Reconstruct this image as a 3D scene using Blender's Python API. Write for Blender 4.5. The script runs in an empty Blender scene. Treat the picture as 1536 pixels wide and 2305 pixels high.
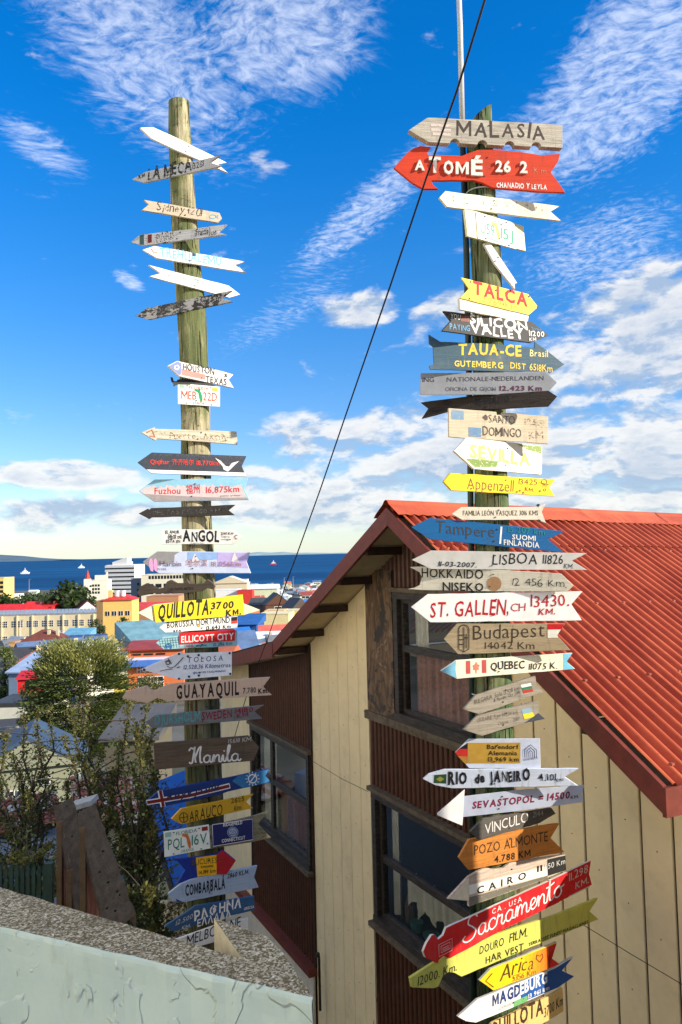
import bpy, bmesh, math, random
from mathutils import Vector, Matrix
random.seed(7)
SC = bpy.context.scene
COL = SC.collection
# ------------------------------------------------------------------ camera
FPX = 1700.0
PITCH = math.radians(3.11); ROLL = math.radians(1.32)
FW = Vector((0, math.cos(PITCH), math.sin(PITCH)))
R0 = Vector((1, 0, 0)); U0 = Vector((0, -math.sin(PITCH), math.cos(PITCH)))
RT = R0*math.cos(ROLL) - U0*math.sin(ROLL)
UP = U0*math.cos(ROLL) + R0*math.sin(ROLL)
cam_d = bpy.data.cameras.new('camera'); cam = bpy.data.objects.new('camera', cam_d); COL.objects.link(cam)
cam.matrix_world = Matrix(((RT.x, UP.x, -FW.x, 0), (RT.y, UP.y, -FW.y, 0), (RT.z, UP.z, -FW.z, 0), (0, 0, 0, 1)))
cam_d.sensor_fit = 'AUTO'; cam_d.sensor_width = 36; cam_d.lens = FPX/2305*36
cam_d.clip_start = 0.05; cam_d.clip_end = 200000
SC.camera = cam
# ------------------------------------------------------------------ sun and view
SUN_EL = math.radians(23); SUN_AZ = (math.sin(math.radians(70)), -math.cos(math.radians(70)))
sd = Vector((SUN_AZ[0]*math.cos(SUN_EL), SUN_AZ[1]*math.cos(SUN_EL), math.sin(SUN_EL)))
sun_l = bpy.data.lights.new('sun', 'SUN'); sun_l.energy = 4.6; sun_l.angle = math.radians(0.5); sun_l.color = (1.0, .90, .74)
sun = bpy.data.objects.new('sun', sun_l); COL.objects.link(sun)
sun.rotation_euler = (-sd).to_track_quat('-Z', 'Y').to_euler()
SC.view_settings.view_transform = 'Standard'; SC.view_settings.look = 'None'
SC.view_settings.gamma = 1; SC.view_settings.use_curve_mapping = False
SC.view_settings.exposure = 0.78

# ------------------------------------------------------------------ node helpers
class NT:
    """small expression builder over a node tree"""
    def __init__(s, nt): s.nt = nt; s.L = nt.links
    def n(s, t, **k):
        x = s.nt.nodes.new(t)
        for a, b in k.items(): setattr(x, a, b)
        return x
    def put(s, sock, v):
        if v is None: return
        if isinstance(v, bpy.types.NodeSocket): s.L.new(v, sock)
        else:
            try: sock.default_value = v
            except Exception:
                sock.default_value = (v[0], v[1], v[2], 1) if len(v) == 3 else v
    def m(s, op, a, b=None, c=None, clamp=False):
        x = s.n('ShaderNodeMath', operation=op, use_clamp=clamp)
        s.put(x.inputs[0], a); s.put(x.inputs[1], b); s.put(x.inputs[2], c)
        return x.outputs[0]
    def mix(s, f, a, b, mode='MIX'):
        x = s.n('ShaderNodeMixRGB', blend_type=mode)
        s.put(x.inputs[0], f); s.put(x.inputs[1], col4(a)); s.put(x.inputs[2], col4(b))
        return x.outputs[0]
    def noise(s, vec, scale, detail=3, rough=.5, dist=0, lac=2.0):
        x = s.n('ShaderNodeTexNoise'); s.put(x.inputs['Vector'], vec); x.inputs['Scale'].default_value = scale
        x.inputs['Detail'].default_value = detail; x.inputs['Roughness'].default_value = rough
        x.inputs['Distortion'].default_value = dist; x.inputs['Lacunarity'].default_value = lac
        return x.outputs['Fac']
    def ramp(s, v, a, b, lo=0.0, hi=1.0):
        x = s.n('ShaderNodeMapRange', interpolation_type='SMOOTHSTEP'); s.put(x.inputs[0], v)
        x.inputs[1].default_value = a; x.inputs[2].default_value = b; x.inputs[3].default_value = lo; x.inputs[4].default_value = hi
        return x.outputs[0]
    def comb(s, a, b, c=0.0):
        x = s.n('ShaderNodeCombineXYZ'); s.put(x.inputs[0], a); s.put(x.inputs[1], b); s.put(x.inputs[2], c); return x.outputs[0]
    def map(s, vec, scale=(1, 1, 1), loc=(0, 0, 0), rot=(0, 0, 0)):
        x = s.n('ShaderNodeMapping'); s.put(x.inputs['Vector'], vec)
        x.inputs['Scale'].default_value = scale; x.inputs['Location'].default_value = loc; x.inputs['Rotation'].default_value = rot
        return x.outputs[0]
def col4(c):
    if isinstance(c, (tuple, list)) and len(c) == 3: return (c[0], c[1], c[2], 1)
    return c
def S(r, g, b):
    """sRGB 0-255 to linear"""
    f = lambda c: (c/255/12.92) if c/255 <= .04045 else ((c/255+.055)/1.055)**2.4
    return (f(r), f(g), f(b))

# ------------------------------------------------------------------ world: Nishita sky with clouds by direction
W = bpy.data.worlds.new('World'); SC.world = W; W.use_nodes = True
w = NT(W.node_tree); W.node_tree.nodes.clear()
sky = w.n('ShaderNodeTexSky', sky_type='NISHITA'); sky.sun_disc = False
sky.sun_elevation = SUN_EL; sky.sun_rotation = math.atan2(SUN_AZ[0], SUN_AZ[1])
sky.air_density = 1.0; sky.dust_density = 0.25; sky.ozone_density = 2.5; sky.altitude = 50
geo = w.n('ShaderNodeTexCoord').outputs['Generated']
sep = w.n('ShaderNodeSeparateXYZ'); w.put(sep.inputs[0], geo); dx, dy, dz = sep.outputs
az = w.m('ARCTAN2', dx, dy)
hor = w.m('SQRT', w.m('ADD', w.m('MULTIPLY', dx, dx), w.m('MULTIPLY', dy, dy)))
el = w.m('ARCTAN2', dz, hor)
hs = w.n('ShaderNodeHueSaturation'); w.put(hs.inputs['Color'], sky.outputs[0]); hs.inputs['Saturation'].default_value = 1.25
lowt = w.ramp(el, .02, .60)            # greenish white near the horizon, clean blue higher
base = w.mix(1.0, hs.outputs[0], w.mix(lowt, (.78, .78, .92), (.03, .84, 1.26)), 'MULTIPLY')
# high thin rippled cloud, laid on a plane overhead
dzc = w.m('MAXIMUM', dz, .06)
pl = w.comb(w.m('DIVIDE', dx, dzc), w.m('DIVIDE', dy, dzc))
warp = w.noise(pl, 1.3, 3, .5)
plw = w.comb(w.m('ADD', w.m('DIVIDE', dx, dzc), w.m('MULTIPLY', warp, .5)), w.m('ADD', w.m('DIVIDE', dy, dzc), w.m('MULTIPLY', warp, .5)))
rip = w.noise(w.map(plw, (12, 15, 1), rot=(0, 0, .75)), 2.2, 7, .64, .35)
fib = w.noise(w.map(plw, (3, 9, 1), rot=(0, 0, -.62)), 1.5, 6, .6)
def blob(a0, e0, ra, re, rot=0, soft=1.0):
    ca, sa = math.cos(rot), math.sin(rot)
    u = w.m('SUBTRACT', az, a0); v = w.m('SUBTRACT', el, e0)
    p = w.m('DIVIDE', w.m('ADD', w.m('MULTIPLY', u, ca), w.m('MULTIPLY', v, sa)), ra)
    q = w.m('DIVIDE', w.m('SUBTRACT', w.m('MULTIPLY', v, ca), w.m('MULTIPLY', u, sa)), re)
    r = w.m('SQRT', w.m('ADD', w.m('MULTIPLY', p, p), w.m('MULTIPLY', q, q)))
    return w.ramp(r, 0.15, 1.15, 1, 0)
def mx(*v):
    o = v[0]
    for k in v[1:]: o = w.m('SMOOTH_MAX', o, k, .18)
    return o
def pa(px, py): # pixel -> az, el of the photograph's sky
    d = FW + RT*((px-768)/FPX) - UP*((py-1152.5)/FPX)
    return math.atan2(d.x, d.y), math.atan2(d.z, math.hypot(d.x, d.y))
def pb(x, y, rx, ry, rot=0): a, e = pa(x, y); return blob(a, e, rx/FPX, ry/FPX, rot)
hi = mx(w.m('MULTIPLY', pb(1440, 130, 420, 190, .62), 1.0), w.m('MULTIPLY', pb(1230, 330, 330, 130, .5), .85), w.m('MULTIPLY', pb(830, 470, 380, 80, .62), .72),
        w.m('MULTIPLY', pb(330, 130, 420, 230, -.4), .74), w.m('MULTIPLY', pb(640, 60, 360, 200, .1), .80), w.m('MULTIPLY', pb(90, 330, 170, 60, -.35), .70),
        w.m('MULTIPLY', pb(420, 330, 330, 90, -.3), .5), w.m('MULTIPLY', pb(650, 700, 330, 80, .5), .52), w.m('MULTIPLY', pb(290, 632, 60, 26, -.4), .8), w.m('MULTIPLY', pb(1350, 560, 300, 150, .2), .62))
ripf = w.m('ADD', w.m('MULTIPLY', rip, .80), w.m('MULTIPLY', fib, .20))
outhi = w.m('MAXIMUM', w.m('MULTIPLY', w.ramp(w.m('ABSOLUTE', az), .46, .66), w.ramp(el, .1, .4)), w.ramp(el, .70, .85))  # unseen high cloud added outside the view to whiten the fill
hi = mx(hi, w.m('MULTIPLY', outhi, .8))
alo = w.m('MULTIPLY', w.ramp(w.m('ADD', ripf, w.m('MULTIPLY', w.m('SUBTRACT', w.ramp(hi, 0, .85), 1.0), .34)), .27, .70), w.ramp(hi, .0, .7))
alo = w.m('MULTIPLY', alo, .60)
# heaped cloud low over the sea
cu_v = w.comb(w.m('MULTIPLY', az, 1.0), w.m('MULTIPLY', el, 2.3))
def cum(off):
    v = w.comb(az, w.m('MULTIPLY', w.m('ADD', el, off), 2.3), .37)
    n1 = w.noise(v, 8.5, 8, .60, .35); n2 = w.noise(v, 26, 5, .55, .2)
    return w.m('ADD', w.m('MULTIPLY', n1, .75), w.m('MULTIPLY', n2, .25))
def cumn(off): return cum(off)
mk = mx(pb(1450, 770, 330, 190, .1), w.m('MULTIPLY', pb(1120, 990, 760, 130, -.03), 1.0), w.m('MULTIPLY', pb(1300, 1080, 820, 130, .05), .95), w.m('MULTIPLY', pb(820, 700, 150, 60, .1), .72),
        w.m('MULTIPLY', pb(150, 1065, 300, 45, 0), .80), w.m('MULTIPLY', pb(150, 1165, 520, 55, 0), .80), w.m('MULTIPLY', pb(720, 1120, 520, 110, -.05), .95), w.m('MULTIPLY', pb(1000, 700, 150, 60, .3), .75))
# beyond the frame broken cloud is added round the horizon for whiter fill light
outa = w.m('MULTIPLY', w.ramp(w.m('ABSOLUTE', az), .46, .62), w.m('MULTIPLY', w.ramp(el, .0, .05), w.ramp(el, .22, .40, 1, 0)))
mk = mx(mk, w.m('MULTIPLY', outa, .7))
mkb = w.m('MULTIPLY', w.m('SUBTRACT', w.ramp(mk, .0, .7), .60), .26)
d0 = w.m('ADD', cum(0.0), mkb); d1 = w.m('ADD', cum(0.016), mkb)
dens = w.m('MULTIPLY', w.ramp(d0, .45, .62), w.ramp(el, .008, .055))
shade = w.ramp(w.m('SUBTRACT', d0, d1), -.075, .055)           # crest bright, belly grey
core = w.ramp(d0, .56, .80)
ccol = w.mix(shade, (2.1, 2.75, 3.7), (5.1, 5.0, 4.8))
ccol = w.mix(w.m('MULTIPLY', core, .78), ccol, (2.3, 2.8, 3.6))
veil = w.m('MULTIPLY', w.ramp(el, -.02, .10, 1, 0), .5)
c0 = w.mix(veil, base, (4.2, 5.2, 5.0))
c1 = w.mix(alo, c0, (5.2, 5.6, 6.4))
c2 = w.mix(w.m('MULTIPLY', dens, .90), c1, ccol)
bg = w.n('ShaderNodeBackground'); w.put(bg.inputs[0], c2); bg.inputs[1].default_value = 0.12
ow = w.n('ShaderNodeOutputWorld'); w.L.new(bg.outputs[0], ow.inputs[0])

# ------------------------------------------------------------------ geometry helpers
def ray(px, py): return FW + RT*((px-768)/FPX) - UP*((py-1152.5)/FPX)
def at(px, py, Y): d = ray(px, py); return d*(Y/d.y)
def onz(px, py, z): d = ray(px, py); return d*(z/d.z)
def onplane(px, py, p0, n): d = ray(px, py); return d*(p0.dot(n)/d.dot(n))

class MB:
    def __init__(s): s.v = []; s.f = []; s.mi = []
    def poly(s, pts, m=0):
        b = len(s.v); s.v += [tuple(p) for p in pts]; s.f.append(tuple(range(b, b+len(pts)))); s.mi.append(m)
    def box(s, x0, y0, z0, x1, y1, z1, m=0, M=None):
        c = [Vector((x, y, z)) for x in (x0, x1) for y in (y0, y1) for z in (z0, z1)]
        if M is not None: c = [M @ p for p in c]
        b = len(s.v); s.v += [tuple(p) for p in c]
        for q in ((0, 1, 3, 2), (4, 6, 7, 5), (0, 4, 5, 1), (2, 3, 7, 6), (0, 2, 6, 4), (1, 5, 7, 3)):
            s.f.append(tuple(b+i for i in q)); s.mi.append(m)
    def prism(s, pts, vec, m=0, ms=None):
        """extrude polygon pts by vec"""
        n = len(pts); b = len(s.v); vec = Vector(vec)
        s.v += [tuple(p) for p in pts] + [tuple(Vector(p)+vec) for p in pts]
        s.f.append(tuple(range(b, b+n))); s.mi.append(m)
        s.f.append(tuple(b+n+i for i in reversed(range(n)))); s.mi.append(m if ms is None else ms)
        for i in range(n):
            j = (i+1) % n
            s.f.append((b+j, b+i, b+n+i, b+n+j)); s.mi.append(m if ms is None else ms)
    def tube(s, pts, rads, n=8, m=0, cap=True):
        pts = [Vector(p) for p in pts]
        if not isinstance(rads, (list, tuple)): rads = [rads]*len(pts)
        rings = []
        prev = None
        for i, p in enumerate(pts):
            t = (pts[min(i+1, len(pts)-1)] - pts[max(i-1, 0)])
            if t.length < 1e-9: t = Vector((0, 0, 1))
            t.normalize()
            a = prev if prev is not None else (Vector((1, 0, 0)) if abs(t.x) < .8 else Vector((0, 1, 0)))
            a = (a - t*a.dot(t)).normalized(); prev = a; c = t.cross(a)
            b = len(s.v)
            for k in range(n):
                g = 2*math.pi*k/n
                s.v.append(tuple(p + (a*math.cos(g) + c*math.sin(g))*rads[i]))
            rings.append(b)
        for i in range(len(rings)-1):
            for k in range(n):
                k2 = (k+1) % n
                s.f.append((rings[i]+k, rings[i]+k2, rings[i+1]+k2, rings[i+1]+k)); s.mi.append(m)
        if cap:
            s.f.append(tuple(rings[0]+k for k in reversed(range(n)))); s.mi.append(m)
            s.f.append(tuple(rings[-1]+k for k in range(n))); s.mi.append(m)
    def mesh(s, name, mats):
        me = bpy.data.meshes.new(name); me.from_pydata(s.v, [], s.f)
        if not isinstance(mats, (list, tuple)): mats = [mats]
        for x in mats: me.materials.append(x)
        if len(mats) > 1: me.polygons.foreach_set('material_index', s.mi)
        me.update(); return me
    def build(s, name, mats, parent=None, smooth=False, recalc=False):
        me = s.mesh(name, mats)
        if recalc:
            bm = bmesh.new(); bm.from_mesh(me); bmesh.ops.recalc_face_normals(bm, faces=bm.faces); bm.to_mesh(me); bm.free()
        if smooth: me.polygons.foreach_set('use_smooth', [True]*len(me.polygons))
        o = bpy.data.objects.new(name, me); COL.objects.link(o)
        if parent: o.parent = parent
        return o
def obj(name, me, parent=None, loc=None):
    o = bpy.data.objects.new(name, me); COL.objects.link(o)
    if parent: o.parent = parent
    if loc is not None: o.location = loc
    return o
def thing(name, label, cat, loc=(0, 0, 0), rz=0, group=None):
    o = bpy.data.objects.new(name, None); COL.objects.link(o); o.empty_display_size = .1
    o.location = loc; o.rotation_euler = (0, 0, rz); o['label'] = label; o['category'] = cat
    if group: o['group'] = group
    return o
def tag(o, label=None, cat=None, group=None, kind=None):
    if label: o['label'] = label
    if cat: o['category'] = cat
    if group: o['group'] = group
    if kind: o['kind'] = kind
    return o

# ------------------------------------------------------------------ materials
MC = {}
def newmat(name):
    m = bpy.data.materials.new(name); m.use_nodes = True
    nt = NT(m.node_tree); b = m.node_tree.nodes['Principled BSDF']
    return m, nt, b
def objc(t):
    tc = t.n('ShaderNodeTexCoord'); oi = t.n('ShaderNodeObjectInfo')
    v = t.n('ShaderNodeVectorMath', operation='ADD')
    t.put(v.inputs[0], tc.outputs['Object'])
    sc = t.m('MULTIPLY', oi.outputs['Random'], 37.0)
    t.put(v.inputs[1], t.comb(sc, sc, sc))
    return v.outputs[0], oi.outputs['Random']
def bump(t, b, h, strength=.3, dist=.01):
    x = t.n('ShaderNodeBump'); x.inputs['Strength'].default_value = strength; x.inputs['Distance'].default_value = dist
    t.put(x.inputs['Height'], h); t.L.new(x.outputs[0], b.inputs['Normal'])
def plain(col, rough=.7, var=.12, scale=6, bmp=.15, metal=0, spec=.4, dirt=None, key=None):
    k = ('p', tuple(round(c, 4) for c in col), rough, var, scale, bmp, metal, dirt)
    if k in MC: return MC[k]
    m, t, b = newmat('paint'); v, rnd = objc(t)
    n = t.noise(v, scale, 5, .6); n2 = t.noise(v, scale*6, 3, .6)
    f = t.m('ADD', t.m('MULTIPLY', n, .7), t.m('MULTIPLY', n2, .3))
    c = t.mix(t.ramp(f, .3, .7), tuple(x*(1-var) for x in col), tuple(min(1, x*(1+var*.8)) for x in col))
    if dirt: c = t.mix(t.m('MULTIPLY', t.ramp(t.noise(v, scale*.8, 6, .7), .5, .75), dirt), c, (.10, .08, .06))
    t.put(b.inputs['Base Color'], c); b.inputs['Roughness'].default_value = rough; b.inputs['Metallic'].default_value = metal
    b.inputs['Specular IOR Level'].default_value = spec
    if bmp: bump(t, b, n2, bmp, .004)
    MC[k] = m; return m
def board_mat(col, wear=.25, wood=(.30, .25, .19), grain=.35, rough=.65):
    """paint over long wood grain, worn through in flakes"""
    k = ('b', tuple(round(c, 4) for c in col), wear, tuple(wood), grain)
    if k in MC: return MC[k]
    m, t, b = newmat('painted_wood'); v, rnd = objc(t)
    g = t.noise(t.map(v, (2.2, 2.2, 42)), 2.0, 6, .62, .6)
    g2 = t.noise(t.map(v, (5, 5, 130)), 2.0, 3, .6, .3)
    fl = t.noise(t.map(v, (9, 9, 26)), 1.6, 8, .68, .8)
    big = t.noise(v, 4.5, 3, .5)
    gr = t.m('ADD', t.m('MULTIPLY', g, .6), t.m('MULTIPLY', g2, .4))
    c = t.mix(t.ramp(gr, .28, .72), tuple(x*(1-grain) for x in col), tuple(min(.95, x*(1+grain*.25)) for x in col))
    wd = t.mix(t.ramp(gr, .3, .7), tuple(x*.55 for x in wood), tuple(x*1.15 for x in wood))
    th = .70 - wear*.32
    mask = t.ramp(t.m('ADD', t.m('MULTIPLY', fl, .75), t.m('MULTIPLY', big, .25)), th, th+.035)
    c = t.mix(mask, c, wd)
    c = t.mix(t.m('MULTIPLY', t.ramp(big, .5, .8), .25), c, tuple(x*.7 for x in wood))
    st = t.noise(t.map(v, (26, 26, 3.5)), 1.3, 5, .62, .3)                      # rain streaks down the face
    c = t.mix(t.m('MULTIPLY', t.ramp(st, .52, .74), .38), c, tuple(x*.35+.02 for x in wood))
    t.put(b.inputs['Base Color'], c); b.inputs['Roughness'].default_value = rough; b.inputs['Specular IOR Level'].default_value = .3
    bump(t, b, t.m('SUBTRACT', gr, t.m('MULTIPLY', mask, .5)), .5, .003)
    MC[k] = m; return m
def metal_sign(col, rough=.35, wear=.05):
    k = ('m', tuple(round(c, 4) for c in col), rough, wear)
    if k in MC: return MC[k]
    m, t, b = newmat('sheet_paint'); v, rnd = objc(t)
    n = t.noise(v, 12, 5, .6); sc = t.noise(t.map(v, (30, 30, 8)), 3, 4, .6)
    c = t.mix(t.ramp(n, .3, .7), tuple(x*.9 for x in col), tuple(min(.95, x*1.05) for x in col))
    c = t.mix(t.ramp(sc, .74-wear, .80-wear), c, (.22, .20, .18))
    t.put(b.inputs['Base Color'], c); t.put(b.inputs['Roughness'], t.m('ADD', t.m('MULTIPLY', n, .2), rough))
    bump(t, b, n, .08, .004)
    MC[k] = m; return m
def ink(col, wear=0.0):
    k = ('i', tuple(round(c, 4) for c in col), wear)
    if k in MC: return MC[k]
    m, t, b = newmat('letter_paint'); v, rnd = objc(t)
    t.put(b.inputs['Base Color'], t.mix(t.noise(v, 30, 3), tuple(x*.75 for x in col), tuple(min(.95, x*1.15+.004) for x in col)))
    b.inputs['Roughness'].default_value = .6; b.inputs['Specular IOR Level'].default_value = .3
    if wear > 0:
        n = t.noise(t.map(v, (26, 26, 60)), 1.6, 6, .7, .6)
        t.put(b.inputs['Alpha'], t.ramp(n, .34+wear*.22-.02, .34+wear*.22+.02))
    MC[k] = m; return m
# ------------------------------------------------------------------ the two posts
YR, YL = 5.0, 5.2
def mk_post(name, label, Y, rows, mat, n=22, seed=3, cut=None):
    """rows: (py, px centre, px width); ring radius from the width at that depth"""
    rnd = random.Random(seed); C = []; Rr = []
    for py, cx, wd in rows:
        p = at(cx, py, Y); C.append(p); Rr.append(wd*.5/FPX*Y)
    pts = []; 
    z0, z1 = C[0].z, C[-1].z; N = 90
    def interp(z):
        for i in range(len(C)-1):
            if C[i].z >= z >= C[i+1].z:
                k = (C[i].z-z)/(C[i].z-C[i+1].z); return C[i].lerp(C[i+1], k), Rr[i]*(1-k)+Rr[i+1]*k
        return C[-1], Rr[-1]
    mb = MB(); base = C[-1].copy()
    ph = [rnd.uniform(0, 6.3) for _ in range(8)]
    for i in range(N+1):
        z = z0 + (z1-z0)*i/N; c, r = interp(z)
        for k in range(n):
            g = 2*math.pi*k/n
            rr = r*(1 + .035*math.sin(3*g+ph[0]+z*.7) + .028*math.sin(5*g+ph[1]-z*1.1) + .03*math.sin(z*4+ph[2]+g) + .02*math.sin(z*11+ph[3]+2*g) + rnd.uniform(-.008, .008))
            zz = z
            if cut and i == 0: zz = z + cut(math.cos(g), math.sin(g), r)
            mb.v.append((c.x+math.cos(g)*rr-base.x, c.y+math.sin(g)*rr-base.y, zz-base.z))
    for i in range(N):
        for k in range(n):
            k2 = (k+1) % n
            mb.f.append((i*n+k, (i+1)*n+k, (i+1)*n+k2, i*n+k2)); mb.mi.append(0)
    b = len(mb.v); c, r = interp(z0); hz = sum(mb.v[k][2] for k in range(n))/n
    mb.v.append((c.x-base.x, c.y-base.y, hz))
    for k in range(n): mb.f.append((k, (k+1) % n, b)); mb.mi.append(1)
    t = thing('sign_post', label, 'post', base)
    o = mb.build('pole', [mat, M_ENDGRAIN], t, smooth=True)
    return t, interp
def post_mat(green, pale, zlo, zhi, deep):
    m, t, b = newmat('weathered_post'); v, r = objc(t)
    g = t.noise(t.map(v, (22, 22, 1.6)), 1.0, 7, .62, .8)
    ck = t.noise(t.map(v, (40, 40, 1.1)), 1.0, 4, .6, 1.2)
    pat = t.noise(t.map(v, (5, 5, 1.6)), 1.0, 5, .62)
    sp = t.noise(t.map(v, (1, 1, 1)), .8, 2, .5)
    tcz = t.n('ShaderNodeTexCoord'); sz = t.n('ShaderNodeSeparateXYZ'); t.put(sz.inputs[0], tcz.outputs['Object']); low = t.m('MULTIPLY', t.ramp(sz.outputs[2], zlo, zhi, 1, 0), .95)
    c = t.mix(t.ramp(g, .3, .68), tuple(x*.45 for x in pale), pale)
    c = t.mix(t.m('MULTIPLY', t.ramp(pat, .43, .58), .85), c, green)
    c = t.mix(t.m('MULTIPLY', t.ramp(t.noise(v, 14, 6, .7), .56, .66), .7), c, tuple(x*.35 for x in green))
    c = t.mix(t.m('MULTIPLY', low, t.ramp(g, .2, .6, 1, .7)), c, deep)  # darker green towards the foot: growth, with shade put into the colour
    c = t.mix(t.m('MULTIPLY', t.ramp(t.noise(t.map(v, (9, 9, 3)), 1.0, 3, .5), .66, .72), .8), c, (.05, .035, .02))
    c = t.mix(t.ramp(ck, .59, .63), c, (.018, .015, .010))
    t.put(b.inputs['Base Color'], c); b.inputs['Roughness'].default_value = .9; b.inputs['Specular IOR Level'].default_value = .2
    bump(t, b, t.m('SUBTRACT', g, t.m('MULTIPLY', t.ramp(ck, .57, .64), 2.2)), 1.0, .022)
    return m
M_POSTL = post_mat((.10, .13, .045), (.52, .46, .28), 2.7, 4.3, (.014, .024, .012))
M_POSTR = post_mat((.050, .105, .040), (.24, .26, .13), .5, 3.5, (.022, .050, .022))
M_ENDGRAIN = plain((.24, .20, .13), .9, .4, 30)
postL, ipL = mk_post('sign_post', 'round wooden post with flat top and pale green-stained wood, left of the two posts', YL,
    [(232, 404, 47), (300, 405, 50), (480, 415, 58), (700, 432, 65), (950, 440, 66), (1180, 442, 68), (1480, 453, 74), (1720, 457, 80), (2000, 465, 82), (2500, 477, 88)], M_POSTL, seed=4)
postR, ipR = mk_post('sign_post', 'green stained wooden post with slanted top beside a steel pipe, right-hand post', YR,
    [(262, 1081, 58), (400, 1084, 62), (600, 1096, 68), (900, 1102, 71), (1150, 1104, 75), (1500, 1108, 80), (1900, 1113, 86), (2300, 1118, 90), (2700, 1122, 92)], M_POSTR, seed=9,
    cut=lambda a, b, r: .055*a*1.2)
# steel pipe strapped to the right post
M_GALV = metal_sign(S(188, 190, 184), .4, .03); M_PIPEG = plain((.020, .040, .032), .45, .3, 8)
pp = thing('steel_pipe', 'tall thin steel pipe rising behind the right post, bare metal above dark paint', 'pipe', at(1062, 1300, YR+.06))
mb = MB(); B0 = Vector(pp.location)
mb.tube([at(1029, -120, YR+.02)-B0, at(1036, 60, YR+.02)-B0, at(1042, 330, YR+.02)-B0], .0185, 12, 0)
mb.build('bare_section', [M_GALV], pp, smooth=True)
mb = MB(); mb.tube([at(1042, 326, YR+.02)-B0, at(1050, 560, YR+.01)-B0, at(1057, 900, YR)-B0, at(1062, 1300, YR)-B0, at(1066, 2500, YR)-B0], .0205, 12, 0)
mb.build('painted_section', [M_PIPEG], pp, smooth=True)
for py in (436, 1010, 1560):
    c, r = ipR(at(1090, py, YR).z)
    mb = MB(); pts = []
    for k in range(25):
        g = math.pi*2*k/24; pts.append(c + Vector((math.cos(g)*(r*1.06)-.012, math.sin(g)*(r*1.06), 0)) - B0)
    mb.tube(pts, .0045, 5, 0); mb.build('strap', [M_GALV], pp)

# ------------------------------------------------------------------ glyphs
_gc = {}
def glyph(ch, bold):
    if ch in 'WN&': bold = min(bold, .012)
    k = (ch, bold)
    if k in _gc: return _gc[k]
    if ch == 'M':                                   # heavy M drawn as one clean outline
        w_ = .085+2.2*max(0, bold); W_ = .74; o_ = [(0, 0), (0, .69), (w_, .69), (W_/2, .30), (W_-w_, .69), (W_, .69), (W_, 0), (W_-w_, 0), (W_-w_, .47), (W_/2, .30-w_*1.75), (w_, .47), (w_, 0)]
        _gc[k] = (o_, [(0, 1, 2, 10, 11), (2, 3, 9, 10), (3, 4, 8, 9), (4, 5, 6, 7, 8)], 0, W_); return _gc[k]
    cu = bpy.data.curves.new('g', 'FONT'); cu.body = ch; cu.offset = bold; cu.resolution_u = 2
    o = bpy.data.objects.new('g', cu); COL.objects.link(o)
    dg = bpy.context.evaluated_depsgraph_get(); me = bpy.data.meshes.new_from_object(o.evaluated_get(dg))
    V = [(v.co.x, v.co.y) for v in me.vertices]; F = [tuple(p.vertices) for p in me.polygons]
    bpy.data.objects.remove(o); bpy.data.curves.remove(cu); bpy.data.meshes.remove(me)
    x0 = min((a for a, b in V), default=0); x1 = max((a for a, b in V), default=.3)
    _gc[k] = (V, F, x0, x1); return _gc[k]
def flat_text(s, bold=.0, hand=0.0, slant=0.0, seed=1, gap=.10):
    """list of polygons in unit space: u along 0..1, v with capitals 0..1"""
    rnd = random.Random(seed); V = []; F = []; x = 0
    for ch in s:
        if ch == ' ': x += .34; continue
        v, f, x0, x1 = glyph(ch, bold)
        cx = (x0+x1)/2; a = rnd.uniform(-1, 1)*hand*.12; sc = 1+rnd.uniform(-1, 1)*hand*.10; dy = rnd.uniform(-1, 1)*hand*.05
        b = len(V)
        for px, py in v:
            qx = (px-cx)*sc; qy = py*sc
            rx = qx*math.cos(a)-qy*math.sin(a); ry = qx*math.sin(a)+qy*math.cos(a)
            if hand: rx += math.sin(py*9+cx*3+len(V))*0.006*hand
            V.append((x + (x1-x0)/2 + rx + slant*ry, (ry+dy)/.69))
        F += [tuple(b+i for i in p) for p in f]
        x += (x1-x0) + gap + (rnd.uniform(-.02, .03)*hand)
    Wd = max(x-gap, .01)
    return [(a/Wd, b) for a, b in V], F
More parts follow.
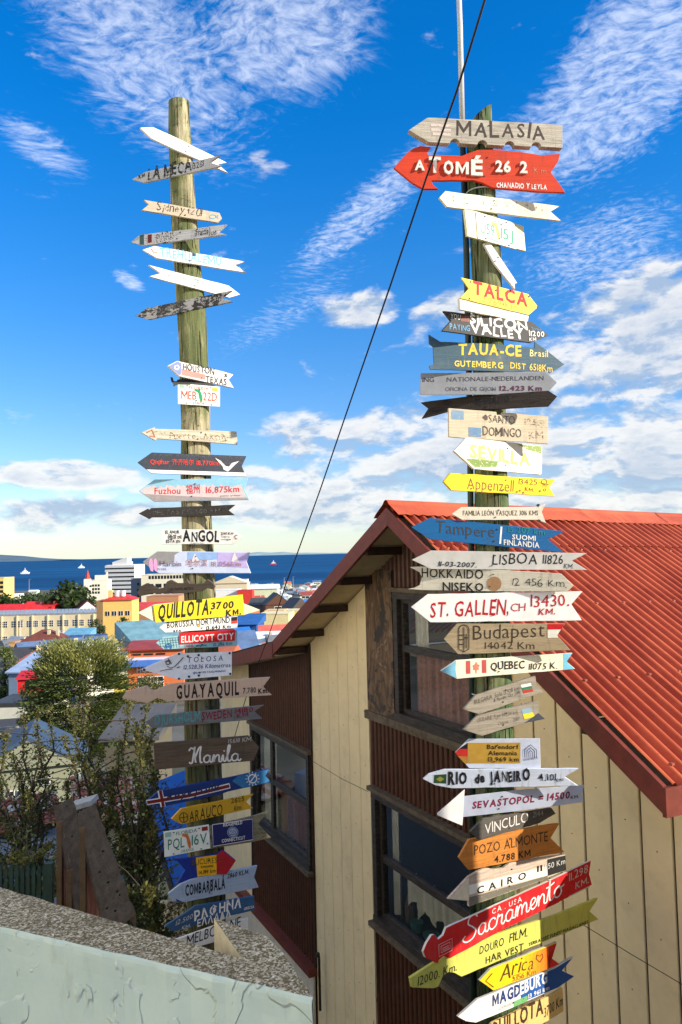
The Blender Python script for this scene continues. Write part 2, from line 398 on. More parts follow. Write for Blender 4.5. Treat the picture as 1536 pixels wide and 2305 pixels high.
# cursive strokes: letter -> list of polylines (unit em, x-height .45), width
CUR = {
 'M': ([[(0, .1), (.05, 0), (.14, .05), (.2, .5), (.27, 1.0), (.24, .85), (.3, .1), (.33, .1)], [(.27, .3), (.45, .9), (.56, 1.02), (.52, .6), (.54, .05), (.64, .05)], [(-.02, .8), (.08, .98), (.2, .9)]], .66),
 'S': ([[(.62, .86), (.5, 1.02), (.28, .95), (.22, .72), (.42, .5), (.55, .28), (.42, .02), (.15, -.04), (-.02, .12), (.1, .26)]], .62),
 'A': ([[(0, 0), (.1, .12), (.3, .95), (.36, .9), (.42, .0)], [(.1, .38), (.3, .36), (.5, .42)]], .5),
 'a': ([[(.33, .40), (.2, .46), (.06, .3), (.07, .08), (.2, .0), (.32, .14), (.35, .42), (.34, .1), (.42, 0), (.5, .12)]], .46),
 'n': ([[(0, .1), (.06, .42), (.1, .4), (.09, 0), (.12, .25), (.25, .45), (.33, .35), (.33, .05), (.42, 0), (.48, .12)]], .44),
 'm': ([[(0, .1), (.06, .42), (.1, .4), (.09, 0), (.12, .25), (.22, .45), (.29, .35), (.28, 0), (.31, .25), (.42, .45), (.49, .34), (.49, .05), (.57, 0), (.64, .12)]], .6),
 'i': ([[(0, .1), (.08, .42), (.1, .1), (.17, 0), (.25, .12)], [(.12, .64), (.15, .70)]], .22),
 'l': ([[(0, .12), (.14, .6), (.2, .98), (.13, 1.0), (.08, .6), (.09, .1), (.18, 0), (.26, .12)]], .24),
 'c': ([[(.32, .36), (.24, .46), (.09, .4), (.04, .18), (.14, .0), (.28, .03), (.38, .14)]], .36),
 'r': ([[(0, .12), (.09, .5), (.11, .4), (.25, .42), (.22, .1), (.3, 0), (.38, .12)]], .36),
 'e': ([[(0, .12), (.2, .24), (.28, .38), (.2, .48), (.09, .38), (.07, .12), (.18, 0), (.34, .12)]], .32),
 't': ([[(.02, .12), (.12, .6), (.16, .95), (.13, .5), (.13, .08), (.22, 0), (.32, .12)], [(-.02, .62), (.14, .64), (.34, .72)]], .3),
 'o': ([[(.2, .45), (.06, .34), (.06, .08), (.2, 0), (.33, .14), (.3, .38), (.2, .46), (.3, .36), (.46, .42)]], .44)}
def cr(p, n=7):
    o = []
    for i in range(len(p)-1):
        a = p[max(i-1, 0)]; b = p[i]; c = p[i+1]; d = p[min(i+2, len(p)-1)]
        for k in range(n):
            t = k/n
            o.append(tuple(.5*((2*b[j]) + (-a[j]+c[j])*t + (2*a[j]-5*b[j]+4*c[j]-d[j])*t*t + (-a[j]+3*b[j]-3*c[j]+d[j])*t**3) for j in (0, 1)))
    o.append(tuple(p[-1])); return o
def ribbon(pl, wd, V, F):
    for i in range(len(pl)):
        a = pl[max(i-1, 0)]; b = pl[min(i+1, len(pl)-1)]
        tx, ty = b[0]-a[0], b[1]-a[1]; L = math.hypot(tx, ty) or 1
        V.append((pl[i][0]-ty/L*wd/2, pl[i][1]+tx/L*wd/2)); V.append((pl[i][0]+ty/L*wd/2, pl[i][1]-tx/L*wd/2))
        if i: k = len(V)-4; F.append((k, k+1, k+3, k+2))
def cursive(s, wd=.075):
    V = []; F = []; x = 0
    for ch in s:
        st, adv = CUR[ch]
        for pl in st: ribbon(cr([(a+x, b) for a, b in pl]), wd, V, F)
        x += adv
    return [(a/x, b) for a, b in V], F

# ------------------------------------------------------------------ signs
M_NAIL = plain((.05, .045, .04), .5, .2, 20)
def nail_mesh():
    m = MB(); m.tube([(0, -.004, 0), (0, .004, 0)], .0045, 8); return m.mesh('nail', [M_NAIL])
NAILM = nail_mesh()
class Sign:
    def __init__(s, side, crop, pts, label, mat, th=.018, yaw=None, gap=.004, cat='sign', name='arrow_sign', edge=None, nails=2, bev=.0015):
        ox, oy, k = crop; s.crop = crop
        P = [(ox+a*k, oy+b*k) for a, b in pts]; s.P = P
        Y, ip = (YR, ipR) if side == 'R' else (YL, ipL)
        if yaw is None:
            # slope of the longest two edges -> the board's turn about the vertical, taking it as level
            es = []
            for i in range(len(P)):
                a, b = P[i], P[(i+1) % len(P)]
                dxp = b[0]-a[0]
                if abs(dxp) > 40: es.append((abs(dxp), (b[1]-a[1])/dxp, (a[0]+b[0])/2, (a[1]+b[1])/2))
            es.sort(reverse=True); es = es[:2] or [(1, 0, 0, 0)]
            ys = []
            for L, sl, mxx, my in es:
                yh = 1262.7-.023*mxx
                sl += .0228
                t = sl*FPX/((yh-my) - sl*(mxx-768)) if abs((yh-my) - sl*(mxx-768)) > 1 else 0
                ys.append(max(-.8, min(.8, math.atan(t))))
            # boards near the horizon give no reliable turn
            my = sum(p[1] for p in P)/len(P)
            wgt = min(1, abs(my-1240)/220)
            yaw = (sum(ys)/len(ys))*wgt
            yaw = max(-.72, min(.72, yaw))
        s.yaw = yaw
        cy = sum(p[1] for p in P)/len(P); cx = sum(p[0] for p in P)/len(P)
        c0, r = ip(at(cx, cy, Y).z)
        nrm = Vector((math.sin(yaw), -math.cos(yaw), 0))          # towards the viewer
        s.n = nrm; s.th = th
        s.p0 = c0 + nrm*(r*1.04 + gap + th)                        # front face plane
        ctr = onplane(cx, cy, s.p0, nrm)
        s.M = Matrix.Translation(ctr) @ Matrix.Rotation(yaw, 4, 'Z'); s.Mi = s.M.inverted()
        s.t = thing(name, label, cat, ctr, yaw)
        loc0 = [s.Mi @ onplane(a, b, s.p0, nrm) for a, b in P]
        rj = random.Random(int(cx*7+cy)); loc = []
        for i, a in enumerate(loc0):                       # hand-sawn edges: small wander along every long edge
            c_ = loc0[(i+1) % len(loc0)]; L_ = (c_-a).length; m_ = int(L_/.07) if th > .007 else 0; loc.append(a)
            nn = Vector((-(c_.z-a.z), 0, c_.x-a.x)).normalized() if L_ > 0 else Vector((0, 0, 0))
            for q_ in range(1, m_): loc.append(a.lerp(c_, q_/m_) + nn*rj.uniform(-.0016, .0016))
        mb = MB(); mb.prism([(p.x, 0, p.z) for p in loc], (0, th, 0), 0, 1 if edge else 0)
        s.board = mb.build('board', [mat] + ([edge] if edge else []), s.t, recalc=True)
        if bev:
            bv = s.board.modifiers.new('bevel', 'BEVEL'); bv.width = bev; bv.segments = 1; bv.limit_method = 'ANGLE'
        xs = [p.x for p in loc]; zs = [p.z for p in loc]; s.w = max(xs)-min(xs)
        s.k = 0
        if nails:
            c2 = s.Mi @ c0; cz = 0
            for q in range(nails):
                dz = (q-(nails-1)/2)*.05; xx = c2.x + (.012 if q % 2 else -.012)
                # height of the board over the post
                zz = s.mid(loc, xx)
                if zz is None: continue
                lo, hi_ = zz; o = obj('nail', NAILM, s.t, (xx, -.001, (lo+hi_)/2 + (hi_-lo)*.28*(1 if q else -1)))
    def mid(s, loc, x):
        zs = []
        for i in range(len(loc)):
            a, b = loc[i], loc[(i+1) % len(loc)]
            if (a.x-x)*(b.x-x) < 0: zs.append(a.z + (b.z-a.z)*(x-a.x)/(b.x-a.x))
        if len(zs) < 2: return None
        return min(zs), max(zs)
    def q(s, a, b, off): # crop coords -> local point in front of the board
        ox, oy, k = s.crop
        p = s.Mi @ onplane(ox+a*k, oy+b*k, s.p0, s.n); return Vector((p.x, -off, p.z))
    def text(s, st, x0, y0, x1, y1, h, col, bold=.015, hand=1.0, slant=0.0, wear=0.0, cur=None, up=None, name='lettering', wdt=.08, gap=.10):
        V, F = cursive(st, wdt) if cur else flat_text(st, bold, hand, slant, hash(st) % 999 if False else sum(map(ord, st)), gap)
        s.k += 1; off = .0008 + .0003*s.k
        ux, uy = up if up else (0, -1)
        mb = MB()
        for u, v in V: mb.v.append(tuple(s.q(x0+(x1-x0)*u+ux*h*v, y0+(y1-y0)*u+uy*h*v, off)))
        mb.f = F; mb.mi = [0]*len(F)
        return mb.build(name, [ink(col, wear)], s.t)
    def panel(s, pts, mat, name='painted_panel', th=0.0, off=None, edge=None):
        s.k += 1; off = off if off is not None else .0006 + .0003*s.k
        P = [s.q(a, b, off) for a, b in pts]; mb = MB()
        if th: mb.prism([p-Vector((0, th, 0)) for p in P], (0, th, 0))
        else: mb.poly(P)
        return mb.build(name, [mat], s.t, recalc=bool(th))
    def lines(s, pls, wd, col, name='drawn_line', wear=0, smooth=False):
        """pls in crop px; wd in crop px"""
        s.k += 1; off = .0008+.0003*s.k; V = []; F = []
        for pl in pls: ribbon(cr(pl) if smooth else pl, wd, V, F)
        mb = MB(); mb.v = [tuple(s.q(a, b, off)) for a, b in V]; mb.f = F; mb.mi = [0]*len(F)
        return mb.build(name, [ink(col, wear)], s.t)
def arc(cx, cy, r, a0=0, a1=360, n=18, ry=None):
    ry = ry or r
    return [(cx+r*math.cos(math.radians(a0+(a1-a0)*i/n)), cy+ry*math.sin(math.radians(a0+(a1-a0)*i/n))) for i in range(n+1)]

BLACK = (.012, .011, .010); WHITE = (.80, .79, .75); RED = (.60, .012, .015); NAVY = (.012, .02, .09)
WH = board_mat((.80, .79, .74), .16, (.42, .36, .28), .10)
WH2 = board_mat((.78, .77, .70), .30, (.42, .35, .26), .16)
CREAM = board_mat((.78, .70, .47), .30, (.50, .38, .22), .16)
GREYW = board_mat((.36, .355, .34), .34, (.035, .03, .025), .3)
GREYL = board_mat((.58, .58, .57), .42, (.045, .045, .045), .35)
DARKW = board_mat((.05, .045, .04), .45, (.022, .018, .015), .4)
RAW = board_mat((.40, .34, .25), .35, (.20, .15, .10), .5)
RAWL = board_mat((.52, .46, .36), .3, (.30, .24, .17), .4)
C1 = (260, 200, .234375); C2 = (260, 740, .234375); C3 = (260, 1200, .2474); C4 = (260, 1620, .2604)
CA = (860, 220, .2995); CB = (900, 600, .28646); CC = (900, 1040, .2995); CD = (900, 1480, .3255); CE = (880, 1840, .3255)
S_ = Sign
# ---- left post, top down
s = S_('L', C1, [(240, 372), (362, 366), (560, 455), (1072, 708), (985, 722), (1085, 808), (960, 752), (500, 548), (352, 478)], 'bare white arrow pointing up to the left, topmost on the left post', WH)
s.text("/'/ .", 520, 490, 640, 560, 45, (.25, .25, .24), wear=.6)
s = S_('L', C1, [(160, 868), (290, 795), (1000, 640), (905, 705), (1015, 740), (280, 900)], 'grey shaded arrow lettered LA MECA, crossing the topmost white arrow', board_mat((.52, .53, .52), .30, (.07, .07, .06), .25))
s.text('LA MECA', 310, 885, 735, 790, 115, (.01, .01, .01), .03, 1.2, wear=.5); s.text('13281', 740, 770, 850, 745, 60, (.02, .02, .02), .0, 1.2, wear=.5); s.text('KM', 225, 862, 285, 850, 36, (.02, .02, .02), .03, 1, wear=.4)
s = S_('L', C1, [(275, 1065), (1000, 1190), (1025, 1245), (985, 1285), (255, 1165), (320, 1110)], 'tan wooden arrow with faint script and a small blue fish at its right tip', board_mat((.56, .46, .33), .3, (.62, .56, .46), .25))
s.text('Sidney 1201', 400, 1170, 830, 1225, 80, (.03, .025, .02), -.005, 1.6, .2, wear=.5)
s.lines([arc(935, 1228, 32, 0, 360, 12, 18), [(965, 1228), (985, 1212), (985, 1245), (965, 1228)]], 7, (.04, .35, .55), name='fish_drawing')
s = S_('L', C1, [(150, 1470), (235, 1400), (700, 1350), (1070, 1300), (985, 1375), (1065, 1400), (265, 1505)], 'peeling grey arrow with small teal and red stripes near its left tip', GREYL)
s.panel([(235, 1405), (275, 1398), (275, 1500), (235, 1495)], ink((.04, .10, .10))); s.panel([(312, 1402), (350, 1396), (350, 1475), (312, 1480)], ink((.13, .012, .012)))
s.text('PARIS', 395, 1475, 570, 1440, 80, (.02, .02, .02), .01, 1, wear=.75); s.text('(Francia)', 765, 1410, 910, 1395, 60, (.02, .02, .02), .02, 1, wear=.5); s.text('KM', 920, 1410, 970, 1400, 40, (.02, .02, .02), 0, 1, wear=.5)
s = S_('L', C1, [(262, 1545), (375, 1508), (1250, 1660), (1150, 1690), (1262, 1765), (400, 1625)], 'white arrow lettered TREHUALEMU in pale blue', WH)
s.text('TREHUALEMU', 430, 1605, 1020, 1700, 85, (.20, .48, .60), .012, .8, wear=.3); s.text('KM', 1160, 1735, 1225, 1745, 32, (.2, .4, .5), 0, 1, wear=.5); s.lines([[(345, 1535), (370, 1575), (405, 1570)]], 7, (.35, .12, .04))
s = S_('L', C1, [(318, 1690), (1090, 1890), (1200, 1975), (1095, 2005), (330, 1800), (440, 1770)], 'bare white arrow pointing down to the right, above the dark peeling arrow', WH)
s.text('. . : .', 500, 1790, 950, 1900, 40, (.3, .25, .2), .02, 2, wear=.3)
s = S_('L', C1, [(190, 2180), (305, 2105), (1115, 1935), (1010, 2010), (1125, 2040), (320, 2215)], 'dark peeling grey arrow with faded 12387 km, below the bare white arrow', board_mat((.48, .48, .48), .62, (.04, .04, .042), .3))
s.text('12387 KM', 760, 2080, 1010, 2035, 70, (.015, .015, .015), -.005, 1.4, .15, wear=.4); s.text('Istanbul', 400, 2150, 640, 2090, 60, (.2, .2, .2), .01, 1.4, .2, wear=.7)
s = S_('L', C2, [(505, 355), (595, 308), (1035, 408), (1135, 440), (1090, 490), (1140, 570), (615, 455)], 'small white and pink arrow lettered HOUSTON TEXAS with a blue tip', board_mat((.74, .72, .68), .25, (.4, .36, .3), .12))
s.panel([(512, 357), (595, 314), (635, 330), (632, 440), (615, 448)], ink(S(120, 130, 175), .25)); s.panel([(637, 385), (865, 440), (865, 490), (637, 445)], ink(S(225, 130, 120), .1), 'red_band')
s.lines([arc(590, 372, 22, 0, 360, 5)], 10, WHITE, name='star', wear=.2)
s.text('HOUSTON', 650, 395, 950, 445, 62, (.03, .025, .02), .02, .6, wear=.3); s.text('TEXAS', 870, 510, 1070, 545, 58, (.03, .025, .02), .02, .6, wear=.3); s.lines([[(1050, 430), (1070, 465)], [(1045, 465), (1075, 435)]], 9, (.03, .03, .03))
# rooster cut-out
s = S_('L', C2, [(530, 462), (552, 470), (560, 500), (585, 505), (600, 488), (700, 470), (860, 500), (960, 545), (950, 565), (620, 530), (585, 540), (568, 552), (556, 552), (560, 530), (538, 505)], 'small black metal rooster cut-out under the pink arrow', plain((.015, .015, .015), .5, .2, 9), th=.004, gap=.0, name='rooster_ornament', cat='ornament', nails=0, bev=0)
def plate(side, crop, pts, label, l1, code, l3, ccol, mapc, boxes, **k):
    s = S_(side, crop, pts, label, metal_sign(S(232, 236, 224), .4, .04), th=.003, cat='license plate', name='license_plate', bev=.0008, **k)
    a, b, c, d = [Vector(p) for p in (pts[0], pts[1], pts[2], pts[3])]
    def uv(u, v): p = a.lerp(b, u).lerp(d.lerp(c, u), v); return p.x, p.y
    def tx(st, u0, u1, v, h, col, bo=.0, hn=0.1):
        x0, y0 = uv(u0, v); x1, y1 = uv(u1, v); return s.text(st, x0, y0, x1, y1, h*(d-a).length, col, bo, hn)
    tx(l1, .27, .73, .22, .13, tuple(x*.8 for x in ccol)); tx(l3, .36, .64, .95, .11, tuple(x*.8 for x in ccol))
    tx(code[0], .08, .44, .74, .40, ccol, .0); tx(code[1], .60, .93, .74, .40, ccol, .0)
    fl = [(-.24, -.30), (.05, -.30), (.06, -.26), (.14, -.10), (.20, .12), (.18, .30), (.10, .32), (.02, .10), (-.02, -.12), (-.10, -.18), (-.24, -.22)]
    s.panel([uv(.50+x*.42, .52+y) for x, y in fl], ink(mapc), 'state_map')
    for u, v, uw, vh, col in boxes: s.panel([uv(u, v), uv(u+uw, v), uv(u+uw, v+vh), uv(u, v+vh)], ink(col), 'sticker')
    for u, v in ((.2, .93), (.8, .94), (.22, .09), (.78, .09)):
        x, y = uv(u, v); s.lines([[(x-7, y), (x+7, y)]], 9, (.03, .03, .03), 'bolt')
    return s
plate('L', C2, [(600, 522), (1005, 558), (1005, 748), (602, 722)], 'white license plate MEB 22D in red letters with a green state map', 'FLORIDA', ('MEB', '22D'), 'DADE', S(215, 70, 50), S(30, 150, 90), [(.05, .07, .10, .13, S(150, 190, 160)), (.82, .08, .12, .14, S(235, 190, 40))])
s = S_('L', C2, [(248, 995), (385, 942), (375, 960), (1165, 985), (1175, 1112), (400, 1055), (385, 1075), (340, 1050)], 'pale weathered wooden arrow with raised barbed head, above the black printed arrow', board_mat((.62, .56, .42), .45, (.22, .17, .11), .45))
s.text('Puerto  Montt', 520, 1050, 1080, 1075, 60, (.20, .14, .06), .01, 2, wear=.75); s.lines([[(300, 1000), (350, 970), (380, 1040), (330, 1030)]], 12, (.40, .12, .06), wear=.3)
s = S_('L', C2, [(212, 1285), (350, 1188), (1260, 1223), (1215, 1320), (1258, 1420), (350, 1392)], 'black printed arrow lettered Qiqihar in red with a flying white crane', metal_sign(S(52, 56, 66), .35, .02), th=.006)
s.panel([(300, 1352), (1243, 1382), (1256, 1417), (352, 1388)], ink(WHITE), 'white_stripe')
mb = MB(); rr = random.Random(5)
s.lines([arc(380+k % 17*52+rr.uniform(-8, 8), 1215+(k//17)*58+rr.uniform(-5, 5)+(k % 17)*1.9, 12, 180, 380, 5) for k in range(34)], 4, (.12, .13, .16), name='crane_pattern')
s.text('Qiqihar', 335, 1298, 520, 1300, 42, S(235, 60, 40), .01, 0); s.text('齐齐哈尔', 545, 1302, 752, 1306, 44, S(235, 60, 40), 0, 0); s.text('18,770km', 780, 1308, 1000, 1314, 42, S(235, 60, 40), .01, 0)
s.panel([(955, 1238), (1010, 1268), (1060, 1320), (1090, 1325), (1120, 1290), (1190, 1270), (1150, 1305), (1110, 1345), (1080, 1372), (1040, 1352), (1030, 1322)], ink(WHITE), 'crane_picture')
s = S_('L', C2, [(222, 1560), (375, 1448), (1275, 1437), (1240, 1540), (1290, 1645), (375, 1663)], 'pale blue and pink printed arrow lettered Fuzhou over a city view', metal_sign(S(150, 205, 232), .35, .02), th=.005)
rr = random.Random(3)
sk = [(300, 1515)]
for k in range(26): sk += [(310+k*35, 1540-rr.uniform(5, 50)), (338+k*35, 1540-rr.uniform(5, 50))]
s.panel(sk + [(1232, 1560), (1262, 1620), (340, 1635), (240, 1562)], ink(S(222, 205, 205)), 'city_picture')
s.panel([(262, 1585), (520, 1600), (900, 1618), (1266, 1625), (1278, 1641), (376, 1658)], ink(S(170, 160, 160), .2), 'river_band')
s.text('Fuzhou', 378, 1588, 625, 1585, 62, S(215, 40, 40), .005, 0); s.text('福州', 680, 1580, 810, 1576, 70, S(215, 40, 40), 0.005, 0); s.text('16,875km', 872, 1578, 1190, 1566, 58, S(215, 40, 40), .005, 0); s.text('punta arenas', 1010, 1612, 1200, 1606, 16, (.1, .1, .1), 0, 0)
s = S_('L', C2, [(222, 1775), (310, 1728), (325, 1740), (345, 1722), (1150, 1690), (1085, 1742), (1145, 1790), (345, 1812), (320, 1828), (300, 1815)], 'charcoal carved wooden arrow with unreadable lettering, under the pale blue arrow', DARKW)
s.text('BEL FAST 12.500 KM', 360, 1790, 1010, 1765, 42, (.16, .15, .14), .0, 1.2, wear=.7)
s = S_('L', C2, [(442, 1928), (1120, 1928), (1230, 2000), (1125, 2070), (445, 2070)], 'white arrow pointing right lettered ANGOL in black capitals', WH)
s.text('ANGOL', 650, 2042, 998, 2045, 98, BLACK, .035, .6); s.text('EL AMOR', 480, 1970, 615, 1965, 30, BLACK, .02, 1); s.text('DE MI', 510, 1995, 585, 1995, 18, BLACK, .02, 1); s.text('VIDA DE', 505, 2022, 640, 2010, 26, BLACK, .03, 1); s.text('ESTA EN', 490, 2055, 625, 2055, 28, BLACK, .03, 1)
s.text('2191 Km', 1015, 1980, 1135, 1975, 24, BLACK, .02, 1); s.text('Todo lo', 1018, 2005, 1100, 2005, 18, BLACK, .01, 1); s.text('consigue', 1018, 2030, 1110, 2030, 18, BLACK, .01, 1); s.lines([arc(1165, 2000, 18, 60, 300, 10)], 7, (.3, .02, .02), 'moon_drawing'); s.text('ORIENTAL', 720, 2066, 860, 2066, 12, BLACK, 0, 1)
s = S_('L', C3, [(248, 262), (385, 163), (1225, 175), (1195, 262), (1235, 365), (395, 365)], 'pastel printed arrow lettered Harbin with snowflakes, pink castles and a grey tip', metal_sign(S(205, 215, 240), .35, .02), th=.005)
s.panel([(250, 262), (385, 166), (585, 170), (540, 200), (535, 262), (400, 290), (330, 325)], ink(S(150, 148, 150)), 'grey_patch')
s.panel([(930, 176), (1221, 178), (1193, 262), (1215, 318), (930, 300)], ink(S(196, 180, 232)), 'violet_patch'); s.panel([(660, 172), (928, 176), (928, 235), (820, 245), (660, 240)], ink(S(150, 185, 235)), 'blue_patch')
for cx in (325, 365): s.panel([(cx-18, 300), (cx-15, 250), (cx, 225), (cx+15, 250), (cx+22, 320), (cx+20, 350), (cx-2, 345)], ink(S(240, 170, 215)), 'castle_picture')
for cx, hh in ((725, 60), (1085, 75)): s.panel([(cx-30, 262), (cx-18, 215), (cx, 262-hh-18), (cx+18, 215), (cx+45, 262)], ink(S(238, 225, 225)), 'castle_picture')
s.text('Harbin', 405, 300, 600, 302, 46, S(110, 80, 105), .0, .2); s.text('哈尔滨', 650, 300, 835, 300, 50, S(170, 110, 120), 0, 0); s.text('18,056km', 872, 302, 1145, 302, 44, S(170, 120, 130), .0, 0); s.text('IN DER', 385, 335, 465, 338, 18, S(90, 60, 90), .0, .2)
s = S_('L', C3, [(215, 500), (240, 478), (285, 455), (330, 470), (390, 505), (440, 495), (470, 440), (505, 425), (560, 455), (620, 455), (650, 420), (675, 460), (740, 462), (800, 458), (835, 418), (880, 450), (905, 485), (885, 512), (830, 500), (780, 530), (650, 545), (560, 552), (320, 548), (290, 560), (215, 575), (205, 540)], 'dark brown carved board with wavy mountain outline, above the yellow QUILLOTA arrow', board_mat((.13, .10, .075), .3, (.07, .05, .04), .5))
s.text('CAPE TOWN, MISTICO', 475, 530, 712, 515, 26, (.015, .012, .01), .03, .6)
s = S_('L', C3, [(205, 725), (345, 655), (360, 650), (1160, 575), (1168, 640), (1320, 700), (1172, 745), (500, 805), (365, 812)], 'cream double-pointed board carrying the yellow QUILLOTA panel', board_mat((.80, .72, .50), .16, (.5, .4, .25), .12), gap=.004, nails=0)
s = S_('L', C3, [(345, 655), (1160, 558), (1172, 745), (365, 815)], 'bright yellow panel lettered QUILLOTA 3700 KM in black', board_mat((.83, .62, .015), .10, (.5, .4, .15), .08), th=.008, gap=.026, yaw=s.yaw, name='yellow_sign')
s.text('QUILLOTA.', 385, 785, 875, 728, 132, BLACK, .03, .5, .18); s.text('3700', 870, 692, 1075, 680, 58, BLACK, .03, .8, .1); s.text('KM.', 1005, 755, 1145, 735, 52, BLACK, .04, .6)
s = S_('L', C3, [(400, 860), (455, 815), (1112, 755), (1112, 865), (455, 905)], 'white arrow lettered BORUSSIA DORTMUND with a small flag at its right end', WH)
s.text('BORUSSIA DORTMUND', 470, 865, 1042, 815, 55, BLACK, .015, .4); s.text('RFA', 530, 903, 600, 898, 22, BLACK, .02, .7); s.text('13.643 Km', 825, 880, 1050, 862, 32, BLACK, .02, .9)
s.panel([(1055, 765), (1110, 760), (1110, 795), (1055, 800)], ink((.01, .01, .01)), 'flag_stripe'); s.panel([(1055, 800), (1110, 795), (1110, 820), (1055, 825)], ink(S(215, 60, 40)), 'flag_stripe'); s.lines([arc(758, 838, 12, 0, 360, 8)], 10, S(190, 150, 60), 'crest')
s = S_('L', C3, [(372, 1000), (435, 945), (1110, 880), (1112, 1028), (440, 1058)], 'light blue patterned arrow with a red panel lettered ELLICOTT CITY', board_mat(S(150, 195, 205), .22, S(120, 130, 125), .2))
rr = random.Random(8)
s.lines([[(400+i*24, 962-i*2), (415+i*24, 1040)] for i in range(8)] + [[(395, 965+j*22), (570, 950+j*22)] for j in range(4)], 4, S(60, 90, 100), 'pattern_lines', wear=.3)
s.panel([(578, 908), (1090, 878), (1085, 978), (582, 1012)], ink(S(200, 22, 28)), 'red_panel', th=.004); s.k += 14
s.text('ELLICOTT CITY', 598, 995, 1075, 965, 58, WHITE, .02, .3); s.lines([arc(485, 1032, 26, 0, 360, 14), [(462, 1032), (508, 1032)]], 8, S(20, 90, 150), 'round_emblem')
s.text('USA', 640, 1035, 710, 1032, 22, S(190, 30, 40), .03, .6); s.text('mynt', 735, 1032, 830, 1025, 18, (.03, .05, .08), .02, 1.3); s.text('10.286 Km', 890, 1030, 1062, 1015, 30, (.03, .06, .12), .01, .8)
s = S_('L', C3, [(232, 1240), (590, 1080), (605, 1092), (1060, 1080), (1060, 1295), (580, 1335)], 'white sheet metal arrow lettered TOLOSA with a diagonal shadow across it', metal_sign(S(226, 230, 238), .35, .01), th=.004)
s.text('TOLOSA', 655, 1178, 978, 1160, 48, S(30, 45, 110), .0, 0, .1, gap=.35); s.text('12.528,36 Kilómetros', 620, 1240, 1045, 1218, 38, S(30, 45, 110), .006, 0, .15); s.text('@LAVUELTAALMUNDO', 705, 1280, 1000, 1262, 17, S(30, 45, 110), .01, 0, .2)
for x, y in ((578, 1100), (758, 1110), (660, 1120), (1040, 1092), (262, 1240), (580, 1325), (670, 1305), (760, 1295), (1045, 1280)): s.panel(arc(x, y, 11, 0, 360, 10), ink((.03, .03, .04)), 'screw')
s.lines([[(480, 1140), (510, 1190)], [(455, 1165), (490, 1165)], arc(478, 1178, 18), [(620, 1130), (540, 1215)], [(590, 1215), (560, 1225)]], 8, (.02, .02, .025), 'scissors_drawing'); s.lines([[(405, 1255), (470, 1240), (520, 1235)], [(470, 1210), (500, 1225), (540, 1215)]], 6, (.02, .02, .025), 'sketch_line')
s = S_('L', C3, [(65, 1490), (100, 1440), (160, 1425), (290, 1387), (320, 1420), (365, 1432), (420, 1405), (500, 1370), (1410, 1310), (1345, 1400), (1425, 1475), (480, 1532), (385, 1500), (290, 1550), (65, 1505)], 'beige arrow with rounded barbed head lettered GUAYAQUIL in black', board_mat((.55, .40, .30), .08, (.4, .3, .2), .08), yaw=.15)
s.text('GUAYAQUIL', 555, 1505, 1125, 1470, 118, BLACK, .03, .3, gap=.22); s.text('7.780', 1160, 1460, 1280, 1450, 48, BLACK, .01, .5); s.text('Km.', 1300, 1460, 1395, 1450, 42, BLACK, .04, .4)
s = S_('L', C3, [(270, 1720), (360, 1660), (1355, 1565), (1265, 1620), (1340, 1690), (340, 1775)], 'grey arrow lettered DJURSHOLM in teal and SWEDEN in dark red', board_mat((.17, .17, .17), .25, (.10, .10, .10), .25))
s.text('DJURSHOLM', 358, 1745, 775, 1708, 90, S(80, 150, 150), .02, .6, wear=.3); s.text('SWEDEN', 785, 1705, 1060, 1675, 72, S(130, 25, 50), .025, .7, wear=.2); s.text('14180', 1090, 1640, 1250, 1625, 44, S(130, 25, 50), .02, .7); s.text('KM', 1105, 1680, 1210, 1670, 38, S(120, 40, 55), .02, .7)
s = S_('L', C4, [(330, 205), (1150, 138), (1245, 240), (1195, 355), (340, 435)], 'dark brown varnished board pointing right with Manila in white script', board_mat((.12, .085, .055), .22, (.05, .035, .025), .5))
s.text('Manila', 640, 378, 1080, 352, 135, (.72, .70, .66), cur=True, wdt=.085); s.text('15618 KM.', 975, 205, 1185, 182, 36, (.45, .43, .40), .0, .6, .1)
s = S_('L', C4, [(258, 718), (380, 615), (960, 505), (1335, 425), (1300, 485), (1350, 540), (980, 620), (900, 650), (400, 755)], 'blue flag-painted arrow with a white edged red cross and a compass at its right end', board_mat(S(18, 52, 120), .14, S(60, 60, 60), .15))
s.lines([[(270, 716), (640, 655), (990, 570)]], 46, WHITE, 'flag_cross'); s.lines([[(385, 612), (412, 752)]], 44, WHITE, 'flag_cross'); s.lines([[(275, 716), (640, 656), (985, 572)]], 28, S(120, 25, 25), 'flag_cross'); s.lines([[(388, 612), (415, 750)]], 26, S(120, 25, 25), 'flag_cross')
s.text('Reykjavik', 440, 700, 900, 610, 62, (.02, .03, .08), .02, .6, .2); s.panel([(1010, 530), (1060, 485), (1325, 430), (1296, 485), (1342, 538), (1100, 590)], ink(S(45, 115, 165)), 'light_blue_end'); s.lines([arc(1185, 510, 36), [(1160, 545), (1215, 470)]], 10, WHITE, 'compass_drawing', wear=.2)
s.lines([[(1185+math.cos(a)*46, 510+math.sin(a)*46), (1185+math.cos(a)*62, 510+math.sin(a)*62)] for a in [k*.52 for k in range(12)]], 6, WHITE, 'compass_rays')
s = S_('L', C4, [(485, 860), (570, 770), (1195, 645), (1130, 710), (1190, 765), (570, 905)], 'mustard yellow arrow lettered ARAUCO with a crossed circle', board_mat(S(205, 158, 35), .10, S(150, 110, 40), .12))
